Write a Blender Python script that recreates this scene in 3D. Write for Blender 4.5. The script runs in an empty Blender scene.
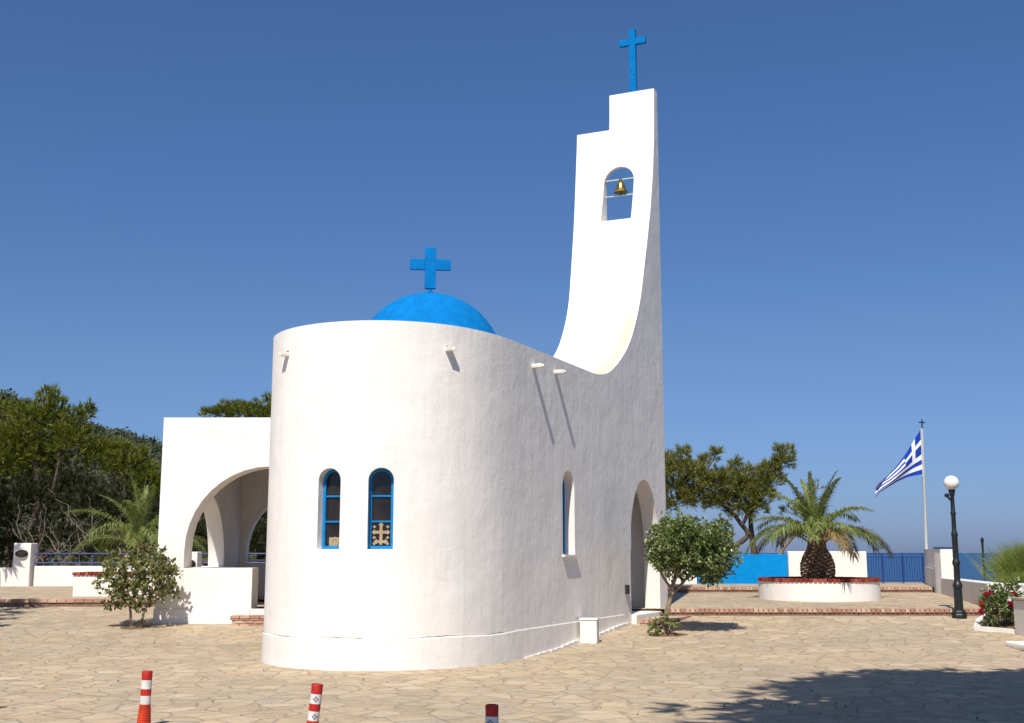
import bpy, bmesh, math, random
import numpy as np
from mathutils import Vector, Matrix

random.seed(11)
RNG = np.random.default_rng(11)
SC = bpy.context.scene
COL = SC.collection
PI = math.pi
R = math.radians

# ------------------------------------------------------------------ camera
CAMZ = 1.7
cd = bpy.data.cameras.new("camera")
cam = bpy.data.objects.new("camera", cd)
COL.objects.link(cam)
cam.location = (0, 0, CAMZ)
cam.rotation_euler = (R(90 + 9.35), 0, 0)
cd.sensor_width = 36.0
cd.lens = 36.0 * 1160 / 1024
cd.clip_start = 0.05
cd.clip_end = 90000
SC.camera = cam

# ------------------------------------------------------------------ light
SUN_EL, SUN_AZ = 53.0, 12.5          # light travels 12.5 deg to the right of straight ahead
w = bpy.data.worlds.new("World")
SC.world = w
w.use_nodes = True
nt = w.node_tree
bg = nt.nodes["Background"]
sky = nt.nodes.new("ShaderNodeTexSky")
sky.sky_type = 'NISHITA'
sky.sun_disc = False
sky.sun_elevation = R(SUN_EL)
sky.sun_rotation = R(180 + SUN_AZ)
sky.altitude = 50
sky.air_density = 1.0
sky.dust_density = 0.5
sky.ozone_density = 4.0
# clear Aegean air: the sky keeps its blue down to the horizon
tc = nt.nodes.new("ShaderNodeTexCoord"); sp = nt.nodes.new("ShaderNodeSeparateXYZ")
nt.links.new(tc.outputs['Generated'], sp.inputs[0])
tr_ = nt.nodes.new("ShaderNodeValToRGB")
for i, (p, c) in enumerate([(0.0, (.42, .56, 1.06)), (0.06, (.50, .64, 1.02)), (0.16, (.60, .75, .98)), (0.45, (.60, .85, 1.12)), (0.8, (.67, .87, 1.13))]):
    e_ = tr_.color_ramp.elements
    if i >= 2: e_.new(p)
    e_[i].position = p; e_[i].color = (*c, 1)
nt.links.new(sp.outputs[2], tr_.inputs[0])
ml = nt.nodes.new("ShaderNodeMix"); ml.data_type = 'RGBA'; ml.blend_type = 'MULTIPLY'; ml.inputs[0].default_value = 1
nt.links.new(sky.outputs[0], ml.inputs[6]); nt.links.new(tr_.outputs[0], ml.inputs[7])
nt.links.new(ml.outputs[2], bg.inputs[0])
bg.inputs[1].default_value = 0.073
sl = bpy.data.lights.new("sun", 'SUN')
sl.energy = 4.6
sl.angle = R(0.53)
sl.color = (1.0, 0.95, 0.87)
so = bpy.data.objects.new("sun", sl)
COL.objects.link(so)
ldir = Vector((math.sin(R(SUN_AZ)) * math.cos(R(SUN_EL)), math.cos(R(SUN_AZ)) * math.cos(R(SUN_EL)), -math.sin(R(SUN_EL))))
so.rotation_euler = ldir.to_track_quat('-Z', 'Y').to_euler()
so.location = (0, -20, 40)
vs = SC.view_settings
vs.view_transform = 'Standard'
vs.look = 'None'
vs.exposure = 0.33
vs.gamma = 1.0

# ------------------------------------------------------------------ helpers
class MB:
    """collects simple shapes into one mesh"""
    def __init__(self):
        self.v, self.f, self.m = [], [], []
    def add(self, vs_, fs_, mi=0):
        o = len(self.v)
        self.v.extend([tuple(p) for p in vs_])
        for q in fs_:
            self.f.append([i + o for i in q])
            self.m.append(mi)
        return self
    def box(self, x0, x1, y0, y1, z0, z1, mi=0):
        v = [(x, y, z) for z in (z0, z1) for y in (y0, y1) for x in (x0, x1)]
        return self.add(v, [(0, 2, 3, 1), (4, 5, 7, 6), (0, 1, 5, 4), (2, 6, 7, 3), (0, 4, 6, 2), (1, 3, 7, 5)], mi)
    def obox(self, c, ax, ay, az, hx, hy, hz, mi=0):
        c, ax, ay, az = map(Vector, (c, ax, ay, az))
        v = [c + ax * (hx * i) + ay * (hy * j) + az * (hz * k) for k in (-1, 1) for j in (-1, 1) for i in (-1, 1)]
        return self.add(v, [(0, 2, 3, 1), (4, 5, 7, 6), (0, 1, 5, 4), (2, 6, 7, 3), (0, 4, 6, 2), (1, 3, 7, 5)], mi)
    def prism(self, pts, z0, z1, mi=0):
        """plan polygon (counter-clockwise) pulled up; z0/z1 may be functions of (x, y)"""
        n = len(pts)
        g0 = z0 if callable(z0) else (lambda x, y: z0)
        g1 = z1 if callable(z1) else (lambda x, y: z1)
        v = [(x, y, g0(x, y)) for x, y in pts] + [(x, y, g1(x, y)) for x, y in pts]
        f = [tuple(range(n - 1, -1, -1)), tuple(range(n, 2 * n))]
        f += [(i, (i + 1) % n, n + (i + 1) % n, n + i) for i in range(n)]
        return self.add(v, f, mi)
    def loft(self, a, b, mi=0, cap=True):
        """two matching closed loops of 3D points"""
        n = len(a)
        f = [(i, (i + 1) % n, n + (i + 1) % n, n + i) for i in range(n)]
        if cap:
            f += [tuple(range(n - 1, -1, -1)), tuple(range(n, 2 * n))]
        return self.add(list(a) + list(b), f, mi)
    def tube(self, path, radii, seg=8, mi=0):
        path = [Vector(p) for p in path]
        if not hasattr(radii, '__len__'):
            radii = [radii] * len(path)
        o = len(self.v)
        up = Vector((0.13, 0.21, 0.97))
        for i, p in enumerate(path):
            t = (path[min(i + 1, len(path) - 1)] - path[max(i - 1, 0)])
            t.normalize()
            a = t.cross(up)
            if a.length < 0.15:
                a = t.cross(Vector((1, 0, 0)))
            a.normalize()
            b = t.cross(a)
            for k in range(seg):
                th = 2 * PI * k / seg
                self.v.append(tuple(p + (a * math.cos(th) + b * math.sin(th)) * radii[i]))
        for i in range(len(path) - 1):
            for k in range(seg):
                k2 = (k + 1) % seg
                self.f.append([o + i * seg + k, o + i * seg + k2, o + (i + 1) * seg + k2, o + (i + 1) * seg + k])
                self.m.append(mi)
        self.f.append([o + k for k in range(seg - 1, -1, -1)]); self.m.append(mi)
        e = o + (len(path) - 1) * seg
        self.f.append([e + k for k in range(seg)]); self.m.append(mi)
        return self
    def lathe(self, prof, seg=24, c=(0, 0, 0), mi=0, caps=True):
        o = len(self.v)
        for r, z in prof:
            for k in range(seg):
                th = 2 * PI * k / seg
                self.v.append((c[0] + r * math.cos(th), c[1] + r * math.sin(th), c[2] + z))
        for i in range(len(prof) - 1):
            for k in range(seg):
                k2 = (k + 1) % seg
                self.f.append([o + i * seg + k, o + i * seg + k2, o + (i + 1) * seg + k2, o + (i + 1) * seg + k])
                self.m.append(mi)
        if caps:
            self.f.append([o + k for k in range(seg - 1, -1, -1)]); self.m.append(mi)
            e = o + (len(prof) - 1) * seg
            self.f.append([e + k for k in range(seg)]); self.m.append(mi)
        return self
    def quads(self, V, mi=0):
        """V: numpy (n,4,3)"""
        o = len(self.v)
        n = len(V)
        self.v.extend(map(tuple, V.reshape(-1, 3).tolist()))
        self.f.extend([[o + 4 * i, o + 4 * i + 1, o + 4 * i + 2, o + 4 * i + 3] for i in range(n)])
        self.m.extend([mi] * n)
        return self
    def mesh(self, name, off=(0, 0, 0)):
        me = bpy.data.meshes.new(name)
        if len(self.v):
            V = np.array(self.v, dtype=float) - np.array(off)
            me.from_pydata(V.tolist(), [], self.f)
            me.polygons.foreach_set('material_index', self.m)
        me.update()
        return me

def origin(o):
    v = Vector((0, 0, 0))
    while o:
        v += o.location
        o = o.parent
    return v

def obj(name, mb, mats, parent=None, loc=None, smooth=None, recalc=False, label=None, kind=None):
    """one mesh object; shapes are given in world coordinates"""
    off = origin(parent) if parent else Vector(loc or (0, 0, 0))
    me = mb.mesh(name, off) if isinstance(mb, MB) else mb
    o = bpy.data.objects.new(name, me)
    COL.objects.link(o)
    if parent:
        o.parent = parent
    else:
        o.location = off
    for m in (mats if isinstance(mats, (list, tuple)) else [mats]):
        me.materials.append(m)
    if recalc:
        bm = bmesh.new(); bm.from_mesh(me)
        bmesh.ops.recalc_face_normals(bm, faces=bm.faces)
        bm.to_mesh(me); bm.free()
    if smooth is not None:
        me.polygons.foreach_set('use_smooth', [True] * len(me.polygons))
        me.set_sharp_from_angle(angle=R(smooth))
    if label: o['label'] = label
    if kind: o['kind'] = kind
    return o

def thing(name, loc, label, cat, group=None):
    o = bpy.data.objects.new(name, None)
    COL.objects.link(o)
    o.location = loc
    o.empty_display_size = 0.2
    return tag(o, label, cat, group)

def tag(o, label, cat, group=None):
    o['label'] = label; o['category'] = cat
    if group: o['group'] = group
    return o

def cut(o, cutters):
    """boolean openings, baked into the mesh"""
    tmp = []
    off = o.matrix_world.translation.copy()
    bpy.context.view_layer.update()
    off = o.matrix_world.translation.copy()
    for c in cutters:
        me = c.mesh("cutter", off)
        bm = bmesh.new(); bm.from_mesh(me)
        bmesh.ops.recalc_face_normals(bm, faces=bm.faces); bm.to_mesh(me); bm.free()
        co = bpy.data.objects.new("cutter", me); COL.objects.link(co)
        co.location = off
        md = o.modifiers.new("cut", 'BOOLEAN')
        md.object = co; md.operation = 'DIFFERENCE'; md.solver = 'EXACT'
        tmp.append(co)
    bpy.context.view_layer.update()
    dg = bpy.context.evaluated_depsgraph_get()
    nm = bpy.data.meshes.new_from_object(o.evaluated_get(dg), depsgraph=dg)
    old = o.data
    o.modifiers.clear()
    o.data = nm
    nm.name = old.name
    for c in tmp:
        me = c.data
        bpy.data.objects.remove(c); bpy.data.meshes.remove(me)
    bpy.data.meshes.remove(old)

def soften(o, width, seg=2, angle=35):
    """rounded plaster edges, baked"""
    md = o.modifiers.new("bevel", 'BEVEL')
    md.width = width; md.segments = seg; md.limit_method = 'ANGLE'; md.angle_limit = R(angle)
    wn_ = o.modifiers.new("wn", 'WEIGHTED_NORMAL')
    wn_.mode = 'FACE_AREA'; wn_.weight = 50; wn_.keep_sharp = True
    o.data.polygons.foreach_set('use_smooth', [True] * len(o.data.polygons))
    bpy.context.view_layer.update()
    dg = bpy.context.evaluated_depsgraph_get()
    nm = bpy.data.meshes.new_from_object(o.evaluated_get(dg), depsgraph=dg)
    o.modifiers.clear(); o.data = nm

# ------------------------------------------------------------------ materials
def mat(name, rough=0.7, spec=0.3):
    m = bpy.data.materials.new(name)
    m.use_nodes = True
    b = m.node_tree.nodes["Principled BSDF"]
    b.inputs['Roughness'].default_value = rough
    b.inputs['Specular IOR Level'].default_value = spec
    return m, m.node_tree, b

def nd(t, typ, **kw):
    n = t.nodes.new(typ)
    for k, v in kw.items():
        setattr(n, k, v)
    return n

def ramp(t, src, stops):
    r = nd(t, "ShaderNodeValToRGB")
    e = r.color_ramp.elements
    while len(e) < len(stops): e.new(0.5)
    for i, (p, c) in enumerate(stops):
        e[i].position = p
        e[i].color = (*c, 1) if len(c) == 3 else c
    t.links.new(src, r.inputs[0])
    return r.outputs[0]

def pos(t, scale=(1, 1, 1)):
    g = nd(t, "ShaderNodeNewGeometry")
    mp = nd(t, "ShaderNodeMapping")
    mp.inputs['Scale'].default_value = scale
    t.links.new(g.outputs['Position'], mp.inputs[0])
    return mp.outputs[0]

def noise(t, vec, scale, detail=4, rough=0.55, dist=0.0):
    n = nd(t, "ShaderNodeTexNoise")
    n.inputs['Scale'].default_value = scale
    n.inputs['Detail'].default_value = detail
    n.inputs['Roughness'].default_value = rough
    n.inputs['Distortion'].default_value = dist
    t.links.new(vec, n.inputs['Vector'])
    return n.outputs[0]

def mix(t, fac, a, b, mode='MIX'):
    m = nd(t, "ShaderNodeMix", data_type='RGBA', blend_type=mode)
    for s, v in ((m.inputs[0], fac), (m.inputs[6], a), (m.inputs[7], b)):
        if isinstance(v, (int, float)): s.default_value = v
        elif isinstance(v, tuple): s.default_value = (*v, 1)
        else: t.links.new(v, s)
    return m.outputs[2]

def bump(t, b, h, strength, dist):
    n = nd(t, "ShaderNodeBump")
    n.inputs['Strength'].default_value = strength
    n.inputs['Distance'].default_value = dist
    t.links.new(h, n.inputs['Height'])
    t.links.new(n.outputs[0], b.inputs['Normal'])
    return n

def maths(t, op, a, b=None):
    n = nd(t, "ShaderNodeMath", operation=op)
    for s, v in ((n.inputs[0], a), (n.inputs[1], b)):
        if v is None: continue
        if isinstance(v, (int, float)): s.default_value = v
        else: t.links.new(v, s)
    return n.outputs[0]

def plaster(name, col, bstr=0.35, streak=True, rough=0.85):
    m, t, b = mat(name, rough, 0.2)
    P = pos(t)
    n1 = noise(t, P, 1.3, 5, 0.6)
    c1 = ramp(t, n1, [(0.3, tuple(c * 0.9 for c in col)), (0.62, col)])
    st = noise(t, pos(t, (3.0, 3.0, 0.35)), 1.6, 4, 0.6)
    c2 = mix(t, 0.16, c1, ramp(t, st, [(0.34, tuple(c * k for c, k in zip(col, (0.80, 0.81, 0.82)))), (0.6, col)]))
    # worn blotches and hairline cracks
    bl = ramp(t, noise(t, P, 2.3, 7, 0.72), [(0.60, (0, 0, 0)), (0.72, (1, 1, 1))])
    c2 = mix(t, maths(t, 'MULTIPLY', bl, 0.30), c2, tuple(c * k for c, k in zip(col, (0.80, 0.78, 0.74))))
    cv_ = nd(t, "ShaderNodeTexVoronoi", feature='DISTANCE_TO_EDGE'); cv_.inputs['Scale'].default_value = 0.45
    cw_ = nd(t, "ShaderNodeVectorMath", operation='MULTIPLY_ADD')
    cn_ = nd(t, "ShaderNodeTexNoise"); cn_.inputs['Scale'].default_value = 2.2; cn_.inputs['Detail'].default_value = 6
    t.links.new(P, cn_.inputs['Vector']); t.links.new(cn_.outputs['Color'], cw_.inputs[0]); cw_.inputs[1].default_value = (.7, .7, .7); t.links.new(P, cw_.inputs[2])
    t.links.new(cw_.outputs[0], cv_.inputs['Vector'])
    crk = maths(t, 'MULTIPLY', ramp(t, cv_.outputs['Distance'], [(0.0, (1, 1, 1)), (0.010, (0, 0, 0))]), ramp(t, noise(t, P, 0.7, 2), [(0.56, (0, 0, 0)), (0.68, (1, 1, 1))]))
    c2 = mix(t, maths(t, 'MULTIPLY', crk, 0.20), c2, (0.34, 0.30, 0.26))
    t.links.new(c2, b.inputs['Base Color'])
    trowel = noise(t, pos(t, (2.2, 2.2, 0.38)), 2.0, 5, 0.6, 0.3)
    lump = noise(t, P, 1.5, 4, 0.6)
    grit = noise(t, P, 30, 4, 0.65)
    h = maths(t, 'ADD', maths(t, 'ADD', maths(t, 'MULTIPLY', trowel, 0.40), maths(t, 'MULTIPLY', lump, 0.8)), maths(t, 'MULTIPLY', grit, 0.05))
    bump(t, b, h, bstr, 0.05)
    return m

def paint(name, col, rough=0.5, var=0.12, spec=0.4):
    m, t, b = mat(name, rough, spec)
    n1 = noise(t, pos(t), 6.0, 5, 0.65)
    t.links.new(ramp(t, n1, [(0.3, tuple(c * (1 - var) for c in col)), (0.7, tuple(min(1, c * (1 + var)) for c in col))]), b.inputs['Base Color'])
    bump(t, b, noise(t, pos(t), 30, 3), 0.15, 0.01)
    return m

def leaf(name, stops, rough=0.5, trans=0.35, nscale=2.2, spec=0.3):
    """foliage: hue varies from leaf to leaf and from clump to clump"""
    m, t, b = mat(name, rough, spec)
    g = nd(t, "ShaderNodeNewGeometry")
    n = noise(t, pos(t), nscale, 3, 0.6)
    k = maths(t, 'ADD', maths(t, 'MULTIPLY', g.outputs['Random Per Island'], 0.5), maths(t, 'MULTIPLY', n, 0.6))
    c = ramp(t, k, stops)
    t.links.new(c, b.inputs['Base Color'])
    tr = nd(t, "ShaderNodeBsdfTranslucent")
    t.links.new(mix(t, 1.0, c, (1.0, 1.15, 0.5), 'MULTIPLY'), tr.inputs[0])
    mx = nd(t, "ShaderNodeMixShader")
    mx.inputs[0].default_value = trans
    t.links.new(b.outputs[0], mx.inputs[1]); t.links.new(tr.outputs[0], mx.inputs[2])
    t.links.new(mx.outputs[0], t.nodes["Material Output"].inputs[0])
    return m

def bark(name, c0, c1):
    m, t, b = mat(name, 0.9, 0.15)
    n = noise(t, pos(t, (6, 6, 1.5)), 5, 5, 0.65)
    t.links.new(ramp(t, n, [(0.3, c0), (0.7, c1)]), b.inputs['Base Color'])
    bump(t, b, n, 0.7, 0.03)
    return m

M = {}
M['white'] = plaster('whitewashed_plaster', (0.85, 0.81, 0.755), 0.52)
M['white2'] = plaster('white_wall_paint', (0.80, 0.76, 0.70), 0.3)
M['greywall'] = plaster('pale_grey_wall', (0.70, 0.66, 0.60), 0.4)
M['bluewall'] = paint('bright_blue_wall_paint', (0.003, 0.225, 0.56), 0.8, 0.12, 0.05)
M['dome'] = paint('dome_blue_paint', (0.003, 0.165, 0.45), 0.85, 0.16, 0.05)
M['blue'] = paint('blue_woodwork_paint', (0.006, 0.20, 0.50), 0.6, 0.12, 0.15)
M['navy'] = paint('dark_blue_metal_paint', (0.02, 0.03, 0.12), 0.4, 0.1)
M['rail'] = paint('blue_railing_paint', (0.015, 0.045, 0.19), 0.45, 0.1)
M['bronze'], t_, b_ = mat('brass', 0.28, 0.5)
b_.inputs['Metallic'].default_value = 1.0; b_.inputs['Base Color'].default_value = (0.62, 0.40, 0.09, 1)
bump(t_, b_, noise(t_, pos(t_), 60, 3), 0.1, 0.004)
M['barpaint'] = paint('pale_metal_bar', (0.55, 0.62, 0.52), 0.5, 0.08)
M['glass'], t_, b_ = mat('dark_window_glass', 0.08, 0.5)
t_.links.new(ramp(t_, noise(t_, pos(t_), 3, 3), [(0.35, (0.010, 0.008, 0.006)), (0.7, (0.035, 0.025, 0.018))]), b_.inputs['Base Color'])
M['stone_orn'] = paint('tan_ornament', (0.36, 0.27, 0.17), 0.8, 0.2)
M['tan_tone'] = plaster('tan_strip', (0.66, 0.54, 0.42), 0.3)
M['dark'] = paint('dark_recess', (0.02, 0.018, 0.016), 0.8, 0.2)
M['iron'] = paint('black_green_cast_iron', (0.012, 0.016, 0.015), 0.4, 0.2, 0.5)
M['steel'] = paint('weathered_grey_pole', (0.42, 0.42, 0.40), 0.45, 0.12)
M['globe'], t_, b_ = mat('opal_globe', 0.25, 0.5)
b_.inputs['Base Color'].default_value = (0.80, 0.79, 0.78, 1)
b_.inputs['Subsurface Weight'].default_value = 0.3
b_.inputs['Subsurface Radius'].default_value = (0.05, 0.05, 0.05)
t_.links.new(ramp(t_, noise(t_, pos(t_), 9, 3), [(0.3, (0.76, 0.75, 0.73)), (0.7, (0.83, 0.82, 0.80))]), b_.inputs['Base Color'])
M['red'] = paint('bollard_red', (0.42, 0.016, 0.010), 0.55, 0.3)
M['orange'] = paint('bollard_orange', (0.52, 0.045, 0.012), 0.6, 0.3)
M['bollwhite'] = paint('reflective_white_band', (0.64, 0.63, 0.60), 0.5, 0.22)
M['emblem'] = paint('grey_band_print', (0.16, 0.17, 0.2), 0.5, 0.1)
M['soil'] = paint('dry_soil', (0.16, 0.10, 0.06), 0.95, 0.3, 0.1)
M['boxpaint'] = paint('cream_box_paint', (0.74, 0.72, 0.66), 0.6, 0.05)
M['flagblue'] = paint('flag_blue', (0.012, 0.045, 0.33), 0.8, 0.1, 0.1)
M['flagwhite'] = paint('flag_white', (0.74, 0.75, 0.78), 0.8, 0.05, 0.1)
M['bark'] = bark('pine_bark', (0.05, 0.035, 0.026), (0.15, 0.11, 0.085))
M['palebark'] = bark('pale_bark', (0.16, 0.11, 0.075), (0.34, 0.26, 0.19))
M['deadwood'] = bark('dead_grey_twigs', (0.12, 0.10, 0.085), (0.30, 0.25, 0.21))
M['palmtrunk'] = bark('palm_trunk', (0.06, 0.032, 0.017), (0.32, 0.18, 0.09))
M['pine'] = leaf('pine_needles', [(0.12, (0.06, 0.085, 0.02)), (0.48, (0.18, 0.20, 0.045)), (0.85, (0.36, 0.28, 0.09))], 0.6, 0.3, 1.3)
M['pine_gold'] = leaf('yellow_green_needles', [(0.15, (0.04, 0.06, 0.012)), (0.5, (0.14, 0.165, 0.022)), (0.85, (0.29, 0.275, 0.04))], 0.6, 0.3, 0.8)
M['pine_dark'] = leaf('dark_and_shade_needles', [(0.15, (0.012, 0.02, 0.007)), (0.5, (0.03, 0.04, 0.013)), (0.85, (0.075, 0.065, 0.028))], 0.7, 0.15, 0.8)  # also colours the low left evergreens dark in place of shade
M['broad'] = leaf('glossy_green_leaves', [(0.12, (0.025, 0.046, 0.014)), (0.38, (0.09, 0.135, 0.036)), (0.62, (0.21, 0.255, 0.09)), (0.9, (0.37, 0.40, 0.19))], 0.34, 0.25, 4, 0.5)
M['bushleaf'] = leaf('red_tinged_bush_leaves', [(0.12, (0.04, 0.06, 0.018)), (0.42, (0.11, 0.135, 0.04)), (0.62, (0.22, 0.235, 0.085)), (0.84, (0.33, 0.25, 0.11)), (0.97, (0.30, 0.13, 0.08))], 0.4, 0.25, 5, 0.5)
M['frond'] = leaf('palm_leaflets', [(0.15, (0.05, 0.085, 0.02)), (0.5, (0.14, 0.19, 0.045)), (0.85, (0.30, 0.31, 0.10))], 0.45, 0.3, 2.0)
M['frond_dry'] = leaf('dry_palm_leaflets', [(0.15, (0.10, 0.07, 0.03)), (0.5, (0.22, 0.15, 0.06)), (0.85, (0.33, 0.23, 0.10))], 0.6, 0.3, 2.0)
M['rachis'] = paint('palm_rib', (0.24, 0.20, 0.08), 0.55, 0.15)
M['broom'] = leaf('broom_stems', [(0.15, (0.08, 0.13, 0.03)), (0.5, (0.19, 0.25, 0.055)), (0.85, (0.36, 0.36, 0.09))], 0.6, 0.3, 2.5)
M['yellow'] = leaf('yellow_flowers', [(0.2, (0.30, 0.19, 0.02)), (0.8, (0.50, 0.34, 0.04))], 0.6, 0.3)
M['petal'] = leaf('red_petals', [(0.2, (0.25, 0.01, 0.025)), (0.8, (0.50, 0.02, 0.05))], 0.6, 0.3)
M['hillwood'] = leaf('hillside_scrub', [(0.1, (0.035, 0.05, 0.032)), (0.5, (0.07, 0.088, 0.052)), (0.9, (0.15, 0.15, 0.09))], 0.8, 0.2, 0.12)

# paving: irregular flagstones with pale joints
def paving(name, warm=1.0):
    m, t, b = mat(name, 0.8, 0.25)
    P = pos(t, (1, 1, 0))
    wob = nd(t, "ShaderNodeTexNoise"); wob.inputs['Scale'].default_value = 1.6; wob.inputs['Detail'].default_value = 3
    t.links.new(P, wob.inputs['Vector'])
    vm = nd(t, "ShaderNodeVectorMath", operation='MULTIPLY_ADD')
    t.links.new(wob.outputs['Color'], vm.inputs[0]); vm.inputs[1].default_value = (0.22, 0.22, 0); t.links.new(P, vm.inputs[2])
    ve = nd(t, "ShaderNodeTexVoronoi", feature='DISTANCE_TO_EDGE'); ve.inputs['Scale'].default_value = 2.8
    vc = nd(t, "ShaderNodeTexVoronoi", feature='F1'); vc.inputs['Scale'].default_value = 2.8
    for v in (ve, vc):
        v.inputs['Randomness'].default_value = 1.0
        t.links.new(vm.outputs[0], v.inputs['Vector'])
    sep = nd(t, "ShaderNodeSeparateColor"); t.links.new(vc.outputs['Color'], sep.inputs[0])
    stone = ramp(t, sep.outputs[0], [(0.0, (0.34, 0.27, 0.185)), (0.22, (0.47, 0.355, 0.23)), (0.45, (0.56, 0.45, 0.315)), (0.62, (0.42, 0.325, 0.215)), (0.78, (0.39, 0.345, 0.275)), (0.9, (0.54, 0.40, 0.26)), (1.0, (0.60, 0.49, 0.36))])
    mott = noise(t, P, 3.5, 6, 0.7)
    stone = mix(t, 0.50, stone, ramp(t, mott, [(0.3, (0.33, 0.24, 0.145)), (0.5, (0.48, 0.365, 0.235)), (0.72, (0.58, 0.475, 0.335))]))
    fine = noise(t, P, 28, 4, 0.7)
    stone = mix(t, 0.8, stone, ramp(t, fine, [(0.3, (0.72, 0.72, 0.72)), (0.65, (1.05, 1.05, 1.05))]), 'MULTIPLY')
    broad_ = noise(t, P, 0.22, 3, 0.6)
    stone = mix(t, 1.0, stone, ramp(t, broad_, [(0.3, (0.80, 0.82, 0.85)), (0.5, (0.98, 0.98, 0.98)), (0.7, (1.07, 1.05, 1.02))]), 'MULTIPLY')
    jn = ramp(t, noise(t, P, 5, 3), [(0.3, (0.22, 0.17, 0.115)), (0.7, (0.42, 0.335, 0.235))])
    jw = maths(t, 'ADD', ve.outputs['Distance'], maths(t, 'MULTIPLY', maths(t, 'SUBTRACT', noise(t, P, 9, 3), 0.5), 0.05))
    jf = ramp(t, jw, [(0.012, (.85, .85, .85)), (0.07, (0, 0, 0))])
    t.links.new(mix(t, jf, stone, jn), b.inputs['Base Color'])
    h = maths(t, 'ADD', maths(t, 'MULTIPLY', ramp(t, jw, [(0.01, (0, 0, 0)), (0.07, (1, 1, 1))]), 0.5), maths(t, 'ADD', maths(t, 'MULTIPLY', mott, 0.5), maths(t, 'MULTIPLY', sep.outputs[1], 0.25)))
    bump(t, b, h, 0.75, 0.035)
    return m
M['paving'] = paving('flagstone_paving')

def brickm():
    m, t, b = mat('red_clay_brick', 0.85, 0.2)
    g = nd(t, "ShaderNodeNewGeometry")
    k = maths(t, 'ADD', maths(t, 'MULTIPLY', g.outputs['Random Per Island'], 0.75), maths(t, 'MULTIPLY', noise(t, pos(t), 8, 4), 0.3))
    t.links.new(ramp(t, k, [(0.1, (0.30, 0.15, 0.105)), (0.5, (0.44, 0.25, 0.18)), (0.9, (0.54, 0.37, 0.27))]), b.inputs['Base Color'])
    bump(t, b, noise(t, pos(t), 35, 4), 0.4, 0.01)
    return m
M['brick'] = brickm(); M['darkmortar'] = paint('dark_mortar', (0.21, 0.135, 0.095), 0.9, 0.2, 0.1)
m_, t_, b_ = mat('deep_red_brick', 0.8, 0.25)
g_ = nd(t_, "ShaderNodeNewGeometry")
t_.links.new(ramp(t_, g_.outputs['Random Per Island'], [(0.1, (0.16, 0.022, 0.014)), (0.6, (0.27, 0.045, 0.028)), (0.95, (0.36, 0.09, 0.055))]), b_.inputs['Base Color'])
bump(t_, b_, noise(t_, pos(t_), 35, 4), 0.4, 0.01)
M['redbrick'] = m_
M['mortar'] = paint('sandy_mortar', (0.42, 0.33, 0.24), 0.9, 0.15, 0.15)

def earth():
    m, t, b = mat('dry_hillside_earth', 0.95, 0.1)
    n = noise(t, pos(t), 0.4, 6, 0.65)
    t.links.new(ramp(t, n, [(0.3, (0.035, 0.042, 0.02)), (0.55, (0.09, 0.08, 0.04)), (0.75, (0.20, 0.15, 0.09))]), b.inputs['Base Color'])
    bump(t, b, noise(t, pos(t), 3, 4), 0.6, 0.1)
    return m
M['earth'] = earth()

def seam():
    m, t, b = mat('sea_water', 0.35, 0.25)
    n = noise(t, pos(t, (0.004, 0.012, 1)), 1.0, 5, 0.6)
    t.links.new(ramp(t, n, [(0.35, (0.008, 0.045, 0.12)), (0.65, (0.012, 0.065, 0.16))]), b.inputs['Base Color'])
    bump(t, b, noise(t, pos(t, (0.25, 0.5, 1)), 1.0, 4), 0.25, 0.6)
    return m
M['sea'] = seam()

# ------------------------------------------------------------------ ground heights
GP = [(-60, 0), (19, 0), (20.3, .012), (21.7, .065), (23, .145), (24.4, .235), (26, .335), (28.4, .455)]
def gz(Y):
    for (a, za), (b, zb) in zip(GP, GP[1:]):
        if Y <= b:
            return za + (zb - za) * (Y - a) / (b - a)
    return GP[-1][1]
def tz(Y):                      # raised terrace on the right
    return 0.47 + 0.012 * (Y - 26)
def pz(Y):                      # upper platform in front of the railing
    return 0.70 + 0.006 * (Y - 34)

def sheet(name, x0, x1, ys, zf, m, xn=1):
    mb = MB()
    xs = [x0 + (x1 - x0) * i / xn for i in range(xn + 1)]
    v = [(x, y, zf(y)) for y in ys for x in xs]
    n = xn + 1
    f = [(j * n + i, j * n + i + 1, (j + 1) * n + i + 1, (j + 1) * n + i) for j in range(len(ys) - 1) for i in range(xn)]
    mb.add(v, f)
    return obj(name, mb, m, smooth=60, kind='structure')

sheet('ground', -60, 16, [-30, -10, 5, 19, 19.6, 20.3, 21, 21.7, 22.4, 23, 23.7, 24.4, 25.2, 26, 27, 28.3], gz, M['paving'])
mb = MB(); mb.box(-2.0, 13.4, 26.12, 34.3, 0.1, 0.2)
v = [(-2.0, 26.12, tz(26.12) - .002), (13.4, 26.12, tz(26.12) - .002), (13.4, 34.3, tz(34.3)), (-2.0, 34.3, tz(34.3))]
mb = MB(); mb.add(v, [(0, 1, 2, 3)])
obj('terrace', mb, M['paving'], kind='structure')
mb = MB(); mb.add([(1.0, 34.12, pz(34.1)), (14.5, 34.12, pz(34.1)), (14.5, 39.0, pz(39)), (1.0, 39.0, pz(39))], [(0, 1, 2, 3)])
obj('platform', mb, M['paving'], kind='structure')
mb = MB(); mb.add([(-60, 28.12, 0.60), (-1.0, 28.12, 0.60), (-1.0, 44, 0.66), (-60, 44, 0.66)], [(0, 1, 2, 3)])
obj('left_terrace', mb, M['paving'], kind='structure')

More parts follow.
